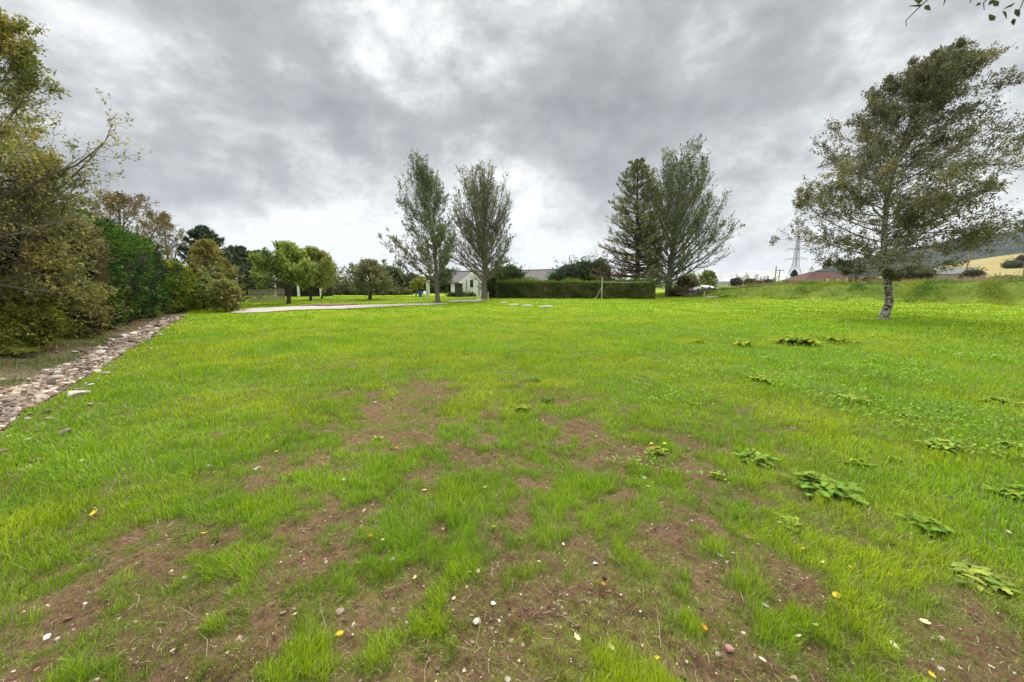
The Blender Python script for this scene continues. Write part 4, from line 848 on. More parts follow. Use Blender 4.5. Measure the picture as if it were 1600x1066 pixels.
def house(label, cx, cy, z0, w, d, hw, hr, rz, mats, name='house', windows=(), chim=(), doors=(), hip=0, group=None, over=.25, ridge_x=True):
    root = thing(name, label, 'house' if name != 'stone_barn' else 'barn', (cx, cy, z0)); ca, sa_ = math.cos(rz), math.sin(rz)
    def W(x, y, z): return (cx+x*ca-y*sa_, cy+x*sa_+y*ca, z0+z)
    b = MB(); x, y = w/2, d/2
    V = [W(-x, -y, -.6), W(x, -y, -.6), W(x, y, -.6), W(-x, y, -.6), W(-x, -y, hw), W(x, -y, hw), W(x, y, hw), W(-x, y, hw)]
    b.add(V, [(0, 1, 5, 4), (1, 2, 6, 5), (2, 3, 7, 6), (3, 0, 4, 7)])
    if not hip: b.add([W(-x, -y, hw), W(-x, y, hw), W(-x, 0, hw+hr-.05)], [(0, 2, 1)]); b.add([W(x, -y, hw), W(x, y, hw), W(x, 0, hw+hr-.05)], [(0, 1, 2)])
    b.build('wall', mats[0], root)
    r = MB(); o = over; rx = x-hip if hip else x+o; t = .12; zo = hw-o*hr/y
    for sg in (-1, 1):
        A = [W(-x-o, sg*(y+o), zo), W(x+o, sg*(y+o), zo), W(rx, 0, hw+hr), W(-rx, 0, hw+hr)]; A2 = [(p[0], p[1], p[2]+t) for p in A]
        r.add(A+A2, [(0, 1, 2, 3), (4, 5, 6, 7), (0, 1, 5, 4), (1, 2, 6, 5), (3, 0, 4, 7)])
    if hip:
        for sg in (-1, 1):
            A = [W(sg*(x+o), -y-o, zo), W(sg*(x+o), y+o, zo), W(sg*rx, 0, hw+hr)]; A2 = [(p[0], p[1], p[2]+t) for p in A]; r.add(A+A2, [(0, 1, 2), (3, 4, 5), (0, 1, 4, 3)])
    ro = r.build('roof', mats[1], root)
    rg = MB(); rg.bar(W(-rx, 0, hw+hr+t), W(rx, 0, hw+hr+t), .09, 6); rg.build('ridge', mats[1], ro)
    for (px, ht, wd_) in chim:
        c = MB(); c.box(W(px, 0, hw+hr+ht/2-.3), (wd_, wd_*.8, ht+.6), rz); c.box(W(px, 0, hw+hr+ht+.06), (wd_*1.2, wd_, .12), rz); ch = c.build('chimney', mats[2] if len(mats) > 2 else mats[0], ro)
        c = MB(); c.bar(W(px, 0, hw+hr+ht+.12), W(px, 0, hw+hr+ht+.5), .12, 8); c.build('chimney_pot', M_RED, ch)
    for (side, px, pz, ww, wh) in windows:
        yy = -y-.03 if side == 'f' else 0
        if side == 'f': cpos = W(px, -y-.02, pz); dm = (ww+.16, .08, wh+.16); gp = W(px, -y-.07, pz); gd = (ww, .04, wh)
        else:
            sx = -x if side == 'l' else x; k = -1 if side == 'l' else 1; cpos = W(sx+k*.02, px, pz); dm = (.08, ww+.16, wh+.16); gp = W(sx+k*.07, px, pz); gd = (.04, ww, wh)
        f = MB(); f.box(cpos, dm, rz); fr = f.build('window', M_TRIM, root); q = MB(); q.box(gp, gd, rz); q.build('pane', M_GLASS, fr)
    for (px, wd_, ht) in doors:
        f = MB(); f.box(W(px, -y-.04, ht/2), (wd_, .1, ht), rz); dd = f.build('door', M_DKWOOD, root); f = MB(); f.box(W(px+wd_*.38, -y-.11, ht*.48), (.06, .05, .14), rz); f.build('handle', M_METAL, dd)
    return root, W
Yh = 50.; h0 = at(706, 467, Yh); h1 = at(753, 467, Yh)
root, W = house('white house with steep gable partly hidden behind the tall forked tree', (h0[0]+h1[0])/2, Yh+3.2, .0, h1[0]-h0[0]+.4, 5, 1.75, 1.35, 0, (M_WHITE, M_SLATE), windows=[('f', .45, 1.25, .3, .9), ('f', 1.6, 1.0, .45, .6)], doors=[])
g1 = MB(); xm = at(736, 450, Yh)[0]   # projecting white gable
g1.add([(xm-1.6, Yh+.35, -.1), (xm+1.6, Yh+.35, -.1), (xm+1.6, Yh+.35, 1.75), (xm, Yh+.35, 3.0), (xm-1.6, Yh+.35, 1.75), (xm-1.6, Yh+1, -.1), (xm+1.6, Yh+1, -.1), (xm+1.6, Yh+1, 1.75), (xm, Yh+1, 3.0), (xm-1.6, Yh+1, 1.75)],
       [(0, 1, 2, 3, 4), (0, 5, 9, 4), (1, 6, 7, 2), (2, 7, 8, 3), (3, 8, 9, 4)]); g1.build('gable', M_WHITE, root)
f = MB(); f.box((xm+.05, Yh+.33, 1.55), (.42, .08, .95)); fr = f.build('window', M_TRIM, root); f = MB(); f.box((xm+.05, Yh+.28, 1.55), (.3, .04, .8)); f.build('pane', M_GLASS, fr)
for dx in (-.62, 1.0): f = MB(); f.bar((xm+dx, Yh+.28, 0), (xm+dx, Yh+.28, 2.0), .05, 6); f.build('downpipe', M_TRIM, root)
ps = at(717, 459, 46.5); t = thing('garden_shed', 'dark green upright shed in front of the white house', 'shed', (ps[0], 46.5, 0)); b = MB(); b.box((ps[0], 46.5, .75), (.85, .8, 1.5)); b.build('wall', solid('dark_green_boards', (.035, .05, .03), .8, .2, 8, .3, stretch=(6, 6, .5)), t)
b = MB(); b.box((ps[0], 46.5, 1.54), (1.0, .95, .08)); b.build('roof', M_DKWOOD, t); b = MB(); b.box((ps[0], 46.07, .7), (.6, .05, 1.3)); b.build('door', M_DKWOOD, t)
for (u, ru, lb) in [(706, 8, 'rounded green shrub left of the dark green shed'), (725, 6, 'bright green shrub right of the dark green shed'), (736, 9, 'dark low shrub under the white gable')]:
    blob(lb, [ball(u, 463, 47, ru, 7, .5)], 900, .16, DGR if ru != 6 else [(.10,.16,.03),(.16,.22,.04)], seed=120+u, group='shrubs at the white house', name='shrub', cat='shrub')
# grey roofed bungalow behind the hedge (gable to the right)
pc = at(846, 443, 62.)
root, W = house('bungalow with brown grey roof and white gable end behind the hedge', pc[0]-1.0, 64, 0, 9.4, 6.5, 1.7, 1.95, -.62, (M_WHITE, M_SLATE), over=.3)
# red roofed house
p = at(1290, 437, 92); root, W = house('low house with hipped red tiled roof and white chimney beyond the bank', p[0], 94, .8, 11.6, 8, 1.6, 1.9, -.05, (M_DKWOOD, M_RED, M_WHITE), hip=3.6, chim=[(-2.0, .8, .8)], windows=[('f', -4, 1.0, 1.4, 1.0), ('f', -1, 1.0, 1.4, 1.0), ('f', 3, 1.0, 1.4, 1.0)], doors=[(1, .9, 1.65)], over=.5)
# stone barn
p = at(1488, 430, 125); root, W = house('long low stone barn with grey roof below the yellow field', p[0], 127, 3.0, 17.5, 7, 1.6, 1.9, -.06, (M_STN, solid('mossy_slate', (.17, .165, .165), .9, .25, 3, .4)), name='stone_barn', doors=[(1.5, 1.6, 1.5)], over=.1)
for (u, v, w, lb) in [(1462, 436, 22, 'large pale boulder left of the stone barn'), (1452, 438, 12, 'small pale boulder at the left end of the rubble'), (1490, 436, 16, 'flat boulder below the stone barn'), (1538, 436, 20, 'broad grey boulder right of the stone barn on the bank top'), (1560, 434, 16, 'grey boulder nearest the pale weeds on the bank top'), (1425, 437, 8, 'squared pale stone block right of the birch trunk')]:
    Yr = 52; q = at(u, v, Yr); s = w/F*Yr/1.6; gg = np.random.default_rng(u); V, FL, cl = rocks(np.array([[0, 0, 0]]), np.array([s]), np.array([(.40, .37, .33)]), gg, I2, .5, .03, 11); o = mk('boulder', V, FL, M_STONE, cols=cl); zz = float(height(q[0], q[1])); o.location = (q[0], q[1], max(zz, 0)+s*.12); setp(o, lb, 'boulder', 'boulders on the bank')
# pale porch / summer house
p = at(553, 466, 58); z0 = 0; t = thing('summer_house', 'pale cream open fronted summer house beyond the grey green tree', 'summer house', (p[0], 58, 0)); w = 3.4
b = MB(); b.box((p[0], 59.6, .9), (w, .12, 1.8)); b.box((p[0]-w/2, 58.8, .9), (.12, 1.5, 1.8)); b.box((p[0], 58.0, .25), (w, .12, .5)); M_CR = solid('cream_boards', (.55, .55, .47), .8, .1, 4, .1, stretch=(1, 1, 8)); b.build('wall', M_CR, t)
for dx in (-w/2, -.5, .6, w/2): q = MB(); q.box((p[0]+dx, 57.9, 1.2), (.16, .16, 1.4)); q.build('post', M_CR, t)
b = MB(); b.add([(p[0]-w/2-.3, 57.6, 1.9), (p[0]+w/2+.3, 57.6, 1.9), (p[0]+w/2+.3, 60, 1.9), (p[0]-w/2-.3, 60, 1.9), (p[0]-.3, 58.7, 2.9), (p[0]+.3, 58.7, 2.9)], [(0, 1, 5, 4), (1, 2, 5), (2, 3, 4, 5), (3, 0, 4), (0, 3, 2, 1)]); b.build('roof', solid('grey_green_felt', (.30, .33, .29), .9, .15, 3, .2), t)
# car port at left behind round tree
p = at(444, 466, 45); t = thing('garden_shelter', 'low shelter with white posts and pale flat roof behind the round green tree', 'shelter', (p[0], 45, 0)); b = MB(); b.box((p[0]+1.2, 46, 2.0), (7.0, 2.4, .14)); b.build('roof', solid('pale_roof', (.5, .53, .55), .6, .1, 3, .1), t)
for dx in (-2.2, -.9, 1.8, 4.4): q = MB(); q.box((p[0]+dx, 44.9, .95), (.2, .2, 1.95)); q.build('post', M_WHITE, t)
b = MB(); b.box((p[0]+1.2, 47.1, 1.0), (7.0, .1, 1.9)); b.build('back_wall', M_DKWOOD, t)
# picket fence
q0 = at(390, 470, 31.5); t = thing('paling_fence', 'weathered grey paling fence in the gap beneath the dark conifers', 'fence', (q0[0], 31.5, 0))
b = MB()
for i in range(26): hh = 1.05+.12*random.random(); b.box((q0[0]+i*.085, 31.5+i*.05, hh/2), (.06, .02, hh))
b.build('palings', M_WOOD, t); b = MB(); b.bar((q0[0], 31.53, .8), (q0[0]+2.2, 32.8, .8), .03, 4); b.bar((q0[0], 31.53, .3), (q0[0]+2.2, 32.8, .3), .03, 4); b.build('rail', M_WOOD, t)
# bins
p = at(657, 467, 44); t = thing('wheelie_bin', 'blue bin standing on the far lawn beside a white one', 'bin', (p[0], 44, 0)); M_BL = solid('blue_plastic', (.03, .08, .25), .5, .1, 3, 0)
def tbox(b, c, w0, w1, h): x, y, z = c; V = [(x+i*w/2, y+j*w/2, z+zz) for w, zz in ((w0, 0), (w1, h)) for i, j in ((-1, -1), (1, -1), (1, 1), (-1, 1))]; b.add(V, [(3, 2, 1, 0), (4, 5, 6, 7), (0, 1, 5, 4), (1, 2, 6, 5), (2, 3, 7, 6), (3, 0, 4, 7)])
b = MB(); tbox(b, (p[0], 44, .08), .5, .62, .95); b.build('body', M_BL, t); b = MB(); tbox(b, (p[0], 44, 1.04), .68, .6, .08); b.build('lid', M_BL, t); b = MB(); b.bar((p[0]-.25, 44.25, .1), (p[0]+.25, 44.25, .1), .1, 10); b.build('wheel', M_DKWOOD, t)
p = at(663, 467, 44); t = thing('gas_cylinder', 'white rounded cylinder beside the blue bin on the far lawn', 'cylinder', (p[0], 44.2, 0)); b = MB(); b.bar((p[0], 44.2, .04), (p[0], 44.2, 1.0), .25, 14); b.bar((p[0], 44.2, 1.0), (p[0], 44.2, 1.16), .25, 14, .1); b.build('body', M_WHITE, t, True); b = MB(); b.bar((p[0], 44.2, 1.14), (p[0], 44.2, 1.24), .07, 8); b.build('valve', M_METAL, t)
p = at(669, 466, 48); t = thing('gate_pillar', 'pale upright pillar right of the white cylinder', 'pillar', (p[0], 48, 0)); b = MB(); b.box((p[0], 48, .9), (.36, .36, 1.8)); b.build('shaft', M_CR, t); b = MB(); b.box((p[0], 48, 1.86), (.5, .5, .12)); b.build('cap', M_CR, t)
for o_ in bpy.data.objects:
    if o_.name in ('wheelie_bin', 'gas_cylinder'): o_.scale = (.62, .62, .62)
# washing pole in front of the hedge
a = at(940, 467, 38.5); a[2] = float(height(a[0], a[1])); topz = at(940, 433, 38.5)[2]; t = thing('washing_line_pole', 'thin pale pole in front of the clipped hedge', 'pole', a); b = MB(); b.bar(a, (a[0], a[1], topz), .045, 8); b.build('pole', solid('pale_pole', (.5, .5, .44), .6, .1, 3, 0), t)
b = MB(); e = at(928, 467, 38.3)
for k in range(8): s0, s1 = k/8, (k+1)/8; b.bar((a[0]+(e[0]-a[0])*s0, 38.45, (topz-.9)*(1-s0)**1.7+.05), (a[0]+(e[0]-a[0])*s1, 38.4, (topz-.9)*(1-s1)**1.7+.05), .018, 5)
b.build('hanging_rope', M_CR, t)
b = MB(); zr = at(940, 441, 38.5)[2]; xr = at(1020, 441, 38.5)[0]
b.bar((a[0], 38.5, zr), ((a[0]+xr)/2, 38.9, zr-.03), .012, 4); b.bar(((a[0]+xr)/2, 38.9, zr-.03), (xr, 39.3, zr+.02), .012, 4); b.build('line', M_CR, t)
# stakes, planks and slabs
def stake(u, v0, v1, Yd, lb, lean=0): a = gnd(u, v1); a = at(u, v1, a[1]); a[2] = float(height(a[0], a[1])); tz = at(u, v0, a[1])[2]; b = MB(); b.add([(a[0]+i*.035+k*lean, a[1]+j*.035, a[2]-.05+k*(tz-a[2]+.05)) for k in (0, 1) for i, j in ((-1, -1), (1, -1), (1, 1), (-1, 1))]+[(a[0]+lean, a[1], tz+.06)], [(0, 1, 5, 4), (1, 2, 6, 5), (2, 3, 7, 6), (3, 0, 4, 7), (4, 5, 8), (5, 6, 8), (6, 7, 8), (7, 4, 8)]); o = mk('wooden_stake', np.array(b.v)-a, [np.array(f) for f in b.f.values()], M_PALEW); o.location = a; setp(o, lb, 'stake', 'marker stakes in the lawn')
stake(763, 457, 472, 0, 'pale yellow stake just right of the tall forked tree'); stake(1100, 456, 466, 0, 'short stake in front of the heap of branches'); stake(1117, 472, 480, 0, 'small thin stake lower on the lawn right of centre', .05); stake(1252, 442, 449, 0, 'pale stake on the near lawn edge under the red roof') if False else None
def slab(u, v, wpx, lb, mat, dpt=.35, hh=.06, rz=0): a = gnd(u, v); a[2] = float(height(a[0], a[1]))+.05; b = MB(); w = wpx/F*a[1]; b.box((0, 0, 0), (w, dpt, hh), rz); b.box((w*.1, dpt*.15, hh*.5), (w*.7, dpt*.5, hh*.5), rz+.08); o = mk('plank' if mat is M_PALEW else 'concrete_slab', b.v, [np.array(f) for f in b.f.values()], mat); o.location = a; setp(o, lb, 'plank' if mat is M_PALEW else 'slab', 'slabs and planks on the lawn')
M_CONC = solid('pale_concrete', (.5, .46, .42), .9, .15, 6, .3)
slab(786, 474, 9, 'short yellow plank lying near the stake and the hedge', M_PALEW, .5, .12); slab(803, 478, 14, 'pale slab in the lawn, nearest the yellow plank', M_CONC, .5, .1, -.2); slab(823, 480, 16, 'pale slab in the lawn, middle of the row', M_CONC, .5, .1, -.2); slab(853, 482, 20, 'pale slab in the lawn, right end of the row', M_CONC, .5, .1, -.1); slab(1113, 465, 20, 'pale grey slab at the foot of the bank', M_CONC, .4, .14)
# heap of branches and white sheeting
a = at(1098, 450, 46); t = thing('debris_heap', 'heap of grey branches with white sheeting at the left end of the bank', 'debris heap', (a[0], 46, 0)); b = MB(); gg = random.Random(4)
for i in range(90):
    x0 = a[0]+gg.uniform(-2.0, 1.6); y0 = 46+gg.uniform(-1, 1); hh = max(.2, 1.3-abs(x0-a[0]-.2)*.6); z0 = gg.uniform(0, hh); an = gg.uniform(0, 3.14); L = gg.uniform(.5, 1.6); b.bar((x0, y0, z0), (x0+math.cos(an)*L, y0+math.sin(an)*L*.5, z0+gg.uniform(-.1, .5)), gg.uniform(.03, .07), 5, .02)
b.build('branches', M_BARK, t)
V = []; nx, ny = 14, 8
for i in range(nx):
    for j in range(ny): fx = i/(nx-1); fy = j/(ny-1); V.append((a[0]-.6+fx*3.2, 46.6+fy*2, .75+.55*math.sin(PI*fx)**.7*(.7+.3*math.sin(PI*fy))+.10*math.sin(i*2.1+j)))
for i in range(nx):
    for j in range(ny): fx = i/(nx-1); fy = j/(ny-1); V.append((a[0]-.6+fx*3.2, 46.6+fy*2, .70+.50*math.sin(PI*fx)**.7*(.7+.3*math.sin(PI*fy))+.10*math.sin(i*2.1+j)))
Q = [(i*ny+j, i*ny+j+1, (i+1)*ny+j+1, (i+1)*ny+j) for i in range(nx-1) for j in range(ny-1)]; m_ = nx*ny; Q += [tuple(m_+k for k in q[::-1]) for q in Q]
mk('sheeting', V, [np.array(Q)], M_WHITE, t, smooth=True)
# fence in front of the red roofed house: individual pale posts under one fence
a = at(1250, 446, 60); t = thing('garden_fence', 'low fence of pale posts and dark rails in front of the red roofed house', 'fence', (a[0], 60, float(height(a[0], 60))))
for i, u in enumerate([1253, 1264, 1280, 1292, 1308, 1322, 1334]): q = at(u, 446, 60); zz = float(height(q[0], 60)); p_ = MB(); p_.box((q[0], 60, zz+.5), (.22 if i % 2 else .35, .22, 1.2 if i % 2 else .9)); p_.build('post', solid('pale_post_%d' % 0, (.5, .49, .46), .9, .1, 3, .1) if i == 0 else bpy.data.materials['pale_post_0'], t)
b = MB(); c2 = at(1340, 446, 60); zz = float(height(a[0], 60)); b.bar((a[0], 60.1, zz+.75), (c2[0], 60.1, zz+.8), .06, 4); b.bar((a[0], 60.1, zz+.4), (c2[0], 60.1, zz+.4), .06, 4); b.build('rail', M_WOOD, t)
a = at(1360, 436, 66); zz = float(height(a[0], 66)); t = thing('low_white_wall', 'low broken white wall between the red roof and the birch trunk', 'wall', (a[0], 66, zz)); b = MB()
for k in range(6): b.box((a[0]-1.9+k*.68, 66, zz+.65), (.56, .3, 1.2+.12*(k % 2)))
b.build('blocks', M_WHITE, t); b = MB(); b.box((a[0]-.2, 66, zz+1.32), (4.3, .4, .08)); b.build('coping', M_CONC, t)

# ------------------------------------------------------------------ poles and pylon
def upole(u, v0, v1, Yd, lb, arm=0, name='utility_pole', r=.16):
    a = at(u, v1, Yd); a[2] = float(height(a[0], a[1])); tz = at(u, v0, Yd)[2]; t = thing(name, lb, 'utility pole', a, 'utility poles beyond the bank'); b = MB(); b.bar(a-[0, 0, .2], (a[0], a[1], tz), r, 8, r*.75); b.build('shaft', M_WOOD, t)
    if arm: b = MB(); b.box((a[0], a[1], tz-.35), (arm, .14, .16)); c = b.build('crossarm', M_WOOD, t); [MB().bar((a[0]+k*arm*.45, a[1], tz-.3), (a[0]+k*arm*.45, a[1], tz), .07, 6).build('insulator', M_METAL, c) for k in (-1, 0, 1)]
upole(1210, 416, 447, 95, 'plain wooden pole, left one of two beside the pylon'); upole(1216, 421, 446, 110, 'wooden pole with crossarm, right one of two beside the pylon', 2.2)
upole(1508, 388, 437, 75, 'tall wooden pole in front of the stone barn', 1.4); upole(1597, 408, 440, 70, 'wooden pole cut by the right edge', 0); upole(1083, 424, 450, 80, 'pole seen through the lower limbs of the big spreading tree', 0)
def pylon():
    Yp = 340.; a = at(1240, 444, Yp); top = at(1240, 362, Yp)[2]; H = top; t = thing('electricity_pylon', 'tall steel lattice electricity pylon on the right skyline', 'pylon', (a[0], Yp, 0))
    def hw(z): return np.interp(z/H, [0, .38, .62, .92, 1], [5.4, 1.75, 1.25, .75, .1])
    b = MB(); zs = np.concatenate([np.linspace(0, .38*H, 4), np.linspace(.45*H, .98*H, 10)]); cs = [(-1, -1), (1, -1), (1, 1), (-1, 1)]
    for z0, z1 in zip(zs[:-1], zs[1:]):
        w0, w1 = hw(z0), hw(z1)
        for k in range(4):
            (i, j), (m, n_) = cs[k], cs[(k+1) % 4]
            P0 = (a[0]+i*w0, Yp+j*w0, z0); P1 = (a[0]+i*w1, Yp+j*w1, z1); Q0 = (a[0]+m*w0, Yp+n_*w0, z0); Q1 = (a[0]+m*w1, Yp+n_*w1, z1)
            b.bar(P0, P1, .22, 4); b.bar(P0, Q1, .10, 4); b.bar(Q0, P1, .10, 4); b.bar(P1, Q1, .12, 4)
    b.bar((a[0], Yp, H*.98), (a[0], Yp, H), .2, 4); b.build('lattice_tower', M_METAL, t)
    for fz, L in ((.86, 7.4), (.67, 8.4), (.49, 9.2)):
        for s in (-1, 1):
            z = H*fz; w = hw(z); b = MB()
            for j in (-1, 1): b.bar((a[0]+s*w, Yp+j*w, z), (a[0]+s*L, Yp, z+.5), .14, 4); b.bar((a[0]+s*w, Yp+j*w, z+1.7), (a[0]+s*L, Yp, z+.5), .11, 4)
            c = b.build('crossarm', M_METAL, t); b = MB(); b.bar((a[0]+s*L, Yp, z+.5), (a[0]+s*L, Yp, z-2.0), .14, 6); b.build('insulator', M_METAL, c)
pylon()

# ------------------------------------------------------------------ hills
def hill(name, rows, Y0, Y1, colf, nx=160, ny=40, u0=1150, u1=1900, rough=3):
    us = np.linspace(u0, u1, nx); V = []; col = []
    for j in range(ny):
        f = j/(ny-1)
        for u in us:
            Yd = Y0+(Y1-Y0)*f; vtop = np.interp(u, [r[0] for r in rows], [r[1] for r in rows]); vb = np.interp(u, [r[0] for r in rows], [r[2] for r in rows])
            p = at(u, 500, Yd); zt = at(u, vtop, Y1)[2]; zb = at(u, vb, Y0)[2]; z = zb+(zt-zb)*(f**1.1)
            V.append((p[0], Yd, z+(float(fbm(p[0]*.02, Yd*.02, 7, 3))-.5)*rough*math.sin(PI*f)))
    back = [(V[(ny-1)*nx+i][0]*1.3, Y1*1.35, -5) for i in range(nx)]; front = [(V[i][0], Y0-1, -6) for i in range(nx)]
    V = front+V+back; n2 = ny+2
    Q = np.array([(j*nx+i, j*nx+i+1, (j+1)*nx+i+1, (j+1)*nx+i) for j in range(n2-1) for i in range(nx-1)])
    V = np.array(V); o = mk(name, V, [Q], tintmat(name+'_cover', .95, .08, .25, .3, .5, .1), smooth=True, pcol=colf(V)); return setp(o, kind='structure'), V
def cf(V):
    t = fbm(V[:, 0]*.02, V[:, 1]*.05, 191, 4)[:, None]; return np.array([.19, .165, .055])*(1-t)+np.array([.31, .25, .10])*t
fo, FV = hill('field_hill', [(1150,446,446),(1400,438,446),(1448,418,440),(1500,407,434),(1560,398,432),(1620,391,430),(1700,384,430),(1900,372,430)], 135, 420, cf, u0=1380)
def cw(V):
    return np.array([.035, .05, .035])+0*V[:, :1]
wo, WV = hill('wooded_hill', [(1230,441,444),(1262,431,444),(1300,414,444),(1350,404,443),(1420,390,442),(1480,376,440),(1540,367,438),(1600,362,436),(1700,352,432),(1900,330,430)], 600, 1500, cw, u0=1230, rough=14)
# woodland on it: a far-off mass of conifers
g = np.random.default_rng(8); nx, ny = 160, 40; nW = 15000
fi = g.uniform(0, nx-1.01, nW); fj = 1+g.uniform(.2, ny-1.01, nW)**1; G = WV.reshape(ny+2, nx, 3); i = fi.astype(int); j = fj.astype(int); fx = (fi-i)[:, None]; fy = (fj-j)[:, None]
Pn = G[j, i]*(1-fx)*(1-fy)+G[j, i+1]*fx*(1-fy)+G[j+1, i]*(1-fx)*fy+G[j+1, i+1]*fx*fy
dn = fbm(Pn[:, 0]*.008, Pn[:, 1]*.008, 201, 3); k = dn > .30; Pn = Pn[k]; nW = len(Pn); hgt = g.uniform(9, 17, nW); rw = hgt*g.uniform(.25, .4, nW)
kk = 6; aa = np.arange(kk)*2*PI/kk; ring = np.stack([np.cos(aa), np.sin(aa), 0*aa], -1)
r1_ = Pn[:, None]+ring[None]*rw[:, None, None]*g.uniform(.8, 1.2, (nW, kk, 1))+np.array([0, 0, 1.])*(hgt*.15)[:, None, None]; r2_ = Pn[:, None]+ring[None]*rw[:, None, None]*.6+np.array([0, 0, 1.])*(hgt*.65)[:, None, None]; tip = Pn+np.stack([0*hgt, 0*hgt, hgt], -1)
V = np.concatenate([r1_, r2_, tip[:, None]], 1).reshape(-1, 3); b_ = np.arange(nW)[:, None, None]*(2*kk+1); j0 = np.arange(kk)[None, :]; j1 = (j0+1) % kk
Qs = (b_[:, 0][:, None]+np.stack([j0, j1, kk+j1, kk+j0], -1)).reshape(-1, 4); Ts = (b_[:, 0][:, None]+np.stack([kk+j0, kk+j1, 0*j0+2*kk], -1)).reshape(-1, 3)
t_ = sstep(.4, .6, fbm(Pn[:, 0]*.004+Pn[:, 1]*.012, Pn[:, 1]*.004, 205, 3))[:, None]; wc = (np.array([.03, .045, .04])*(1-t_)+np.array([.07, .085, .05])*t_)*g.uniform(.7, 1.3, (nW, 1)); wc = np.repeat(wc, kk, 0)
o = mk('hillside_wood', V, [Qs, Ts], M_NEEDLE, cols=[wc, wc]); setp(o, kind='stuff')
# far low horizon hills (left and middle, mostly hidden)
def cl_(V): return np.array([.06, .075, .05])+0*V[:, :1]
hill('distant_hills', [(-400,436,444),(0,432,444),(300,436,444),(500,440,444),(640,436,444),(800,439,444),(1000,441,444),(1200,439,444),(1300,441,444),(1500,440,444)], 900, 2400, cl_, u0=-400, u1=1500, rough=10)

# ------------------------------------------------------------------ sky and light
SUN_EL, SUN_AZ = 48, 12     # behind the thin cloud ahead, a little right
w = bpy.data.worlds.new('World'); bpy.context.scene.world = w; w.use_nodes = True; nt = w.node_tree; nt.nodes.clear(); N = nt.nodes.new; Lk = nt.links.new
out = N('ShaderNodeOutputWorld'); tc = N('ShaderNodeTexCoord')
sky = N('ShaderNodeTexSky'); sky.sky_type = 'NISHITA'; sky.sun_disc = False; sky.sun_elevation = math.radians(SUN_EL); sky.sun_rotation = math.radians(SUN_AZ)
bg1 = N('ShaderNodeBackground'); bg1.inputs['Strength'].default_value = .10; Lk(sky.outputs[0], bg1.inputs['Color'])
def mth(op, a, b=None, c=None, clamp=False):
    n = N('ShaderNodeMath'); n.operation = op; n.use_clamp = clamp
    for i, x in enumerate((a, b, c)):
        if x is None: continue
        if isinstance(x, (int, float)): n.inputs[i].default_value = x
        else: Lk(x, n.inputs[i])
    return n.outputs[0]
sep = N('ShaderNodeSeparateXYZ'); Lk(tc.outputs['Generated'], sep.inputs[0])
zc = mth('MAXIMUM', sep.outputs[2], 0.0); zz = mth('ADD', zc, .27)
px = mth('DIVIDE', sep.outputs[0], zz); py = mth('DIVIDE', sep.outputs[1], zz)
cmb = N('ShaderNodeCombineXYZ'); Lk(px, cmb.inputs[0]); Lk(py, cmb.inputs[1])
def noise(vec, scale, det, rough, off=(0, 0, 0), sx=(1, 1, 1), rz=0, dist=0):
    mp = N('ShaderNodeMapping'); mp.inputs['Location'].default_value = off; mp.inputs['Scale'].default_value = sx; mp.inputs['Rotation'].default_value = (0, 0, rz); Lk(vec, mp.inputs[0])
    n = N('ShaderNodeTexNoise'); n.inputs['Scale'].default_value = scale; n.inputs['Detail'].default_value = det; n.inputs['Roughness'].default_value = rough; n.inputs['Distortion'].default_value = dist; Lk(mp.outputs[0], n.inputs['Vector']); return n.outputs['Fac']
nA = noise(cmb.outputs[0], .9, 7, .5, (3.1, 1.7, 0), (1, .8, 1), .5, .35)
nB = noise(tc.outputs['Generated'], 3.4, 9, .64, (8.3, 4.2, 2.0), (1, 1, 1.5), .2, .12)
nC = noise(tc.outputs['Generated'], 10, 7, .6, (1.3, 9.2, 1.0), (1, 1, 1.6), .2, .1)
d = mth('ADD', mth('MULTIPLY', nA, .42), mth('MULTIPLY', nB, 1.1)); d = mth('ADD', d, mth('MULTIPLY', nC, .40)); d = mth('SUBTRACT', d, .955)   # centred on 0, + = bright
def lobe(u, v, size, amp):      # a broad lighter or darker region of the cloud deck, fixed in direction
    global d
    p = at(u, v, 10)-np.array([0, 0, CAMZ]); p = p/np.linalg.norm(p)
    vm = N('ShaderNodeVectorMath'); vm.operation = 'DISTANCE'; Lk(tc.outputs['Generated'], vm.inputs[0]); vm.inputs[1].default_value = tuple(p)
    e = mth('POWER', 2.718, mth('MULTIPLY', mth('POWER', mth('DIVIDE', vm.outputs['Value'], size), 2.0), -1.0))
    d = mth('ADD', d, mth('MULTIPLY', e, amp))
for a_ in SKY_LOBES if 'SKY_LOBES' in globals() else [(590,20,.12,.08),(690,90,.13,.13),(130,20,.2,-.02),(420,110,.16,-.09),(560,215,.13,-.06),(340,150,.1,-.05),(250,270,.14,.02),(870,110,.2,-.07),(1250,130,.25,-.12),(1000,180,.15,-.06),(1560,60,.2,.14),
        (860,345,.16,.12),(600,320,.12,.14),(480,395,.14,.2),(300,320,.1,-.08),(400,325,.05,-.10),(1200,390,.2,.10),(930,290,.08,-.05),(1120,300,.12,.06),(1500,300,.2,.10),(200,60,.1,.06)]:
    lobe(*a_)
d = mth('ADD', d, mth('MULTIPLY', mth('POWER', 2.718, mth('MULTIPLY', mth('POWER', mth('DIVIDE', zc, .13), 2.0), -1.0)), .13))   # thinner, brighter cloud low down
# colour of the cloud deck
rp = N('ShaderNodeValToRGB'); cr = rp.color_ramp; cr.elements[0].position = 0; cr.elements[0].color = (.30, .312, .322, 1); cr.elements[1].position = 1; cr.elements[1].color = (.98, 1.0, 1.0, 1)
for pos, c in ((.25, (.38, .396, .406)), (.5, (.475, .49, .50)), (.75, (.68, .70, .705))): e_ = cr.elements.new(pos); e_.color = (*c, 1)
Lk(mth('ADD', mth('MULTIPLY', d, 2.0), .53, None, True), rp.inputs['Fac'])
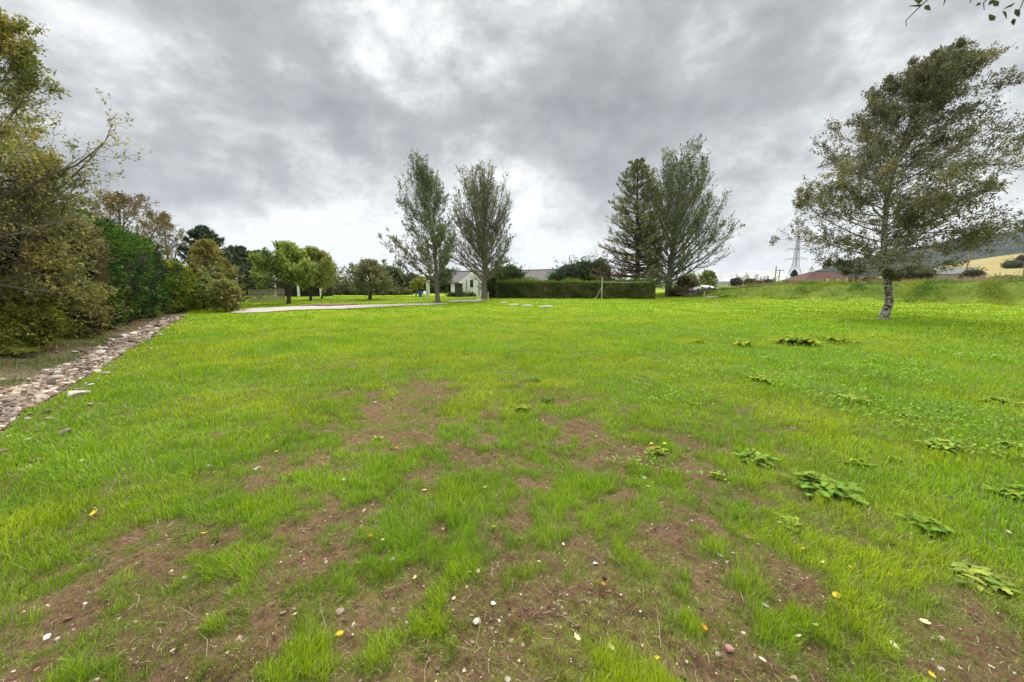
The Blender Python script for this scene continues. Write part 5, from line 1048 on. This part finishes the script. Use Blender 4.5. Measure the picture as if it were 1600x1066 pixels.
# extra brightness added to the sky overhead, out of view, to light the ground
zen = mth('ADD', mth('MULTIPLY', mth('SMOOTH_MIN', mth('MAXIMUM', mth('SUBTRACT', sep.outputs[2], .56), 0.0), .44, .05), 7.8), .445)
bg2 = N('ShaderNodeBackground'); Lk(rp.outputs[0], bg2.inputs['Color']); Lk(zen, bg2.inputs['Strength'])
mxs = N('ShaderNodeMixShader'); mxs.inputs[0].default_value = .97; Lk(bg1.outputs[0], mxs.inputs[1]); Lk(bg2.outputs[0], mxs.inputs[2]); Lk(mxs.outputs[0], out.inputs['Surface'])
sl = bpy.data.lights.new('sun', 'SUN'); sl.energy = 1.5; sl.angle = math.radians(11); sl.color = (1, .97, .91); so = bpy.data.objects.new('sun', sl); C.objects.link(so)
so.rotation_euler = (math.radians(90-SUN_EL), 0, math.radians(180-SUN_AZ))

cam = bpy.data.cameras.new('camera'); cam.sensor_width = 36; cam.lens = 36*F/1600; cam.clip_start = .05; cam.clip_end = 12000
co = bpy.data.objects.new('camera', cam); C.objects.link(co); co.location = (0, 0, CAMZ); co.rotation_euler = (PI/2-TH, 0, 0); bpy.context.scene.camera = co
sc = bpy.context.scene; sc.view_settings.view_transform = 'Standard'; sc.view_settings.look = 'None'; sc.view_settings.exposure = 1.25; sc.view_settings.gamma = 1
sc.render.engine = 'CYCLES'; sc.cycles.max_bounces = 6; sc.cycles.diffuse_bounces = 3; sc.cycles.transmission_bounces = 3; sc.cycles.transparent_max_bounces = 4; sc.cycles.use_denoising = True

# the air: far hills fade a little
hm = bpy.data.materials.new('air'); hm.use_nodes = True; hn = hm.node_tree; hn.nodes.clear(); ho_ = hn.nodes.new('ShaderNodeOutputMaterial'); hv = hn.nodes.new('ShaderNodeVolumePrincipled'); hv.inputs['Density'].default_value = .00009; hv.inputs['Color'].default_value = (.80, .86, .95, 1); hn.links.new(hv.outputs[0], ho_.inputs['Volume'])
hb_ = MB(); hb_.box((0, 0, 190), (26000, 26000, 400)); setp(hb_.build('haze', hm), kind='stuff')
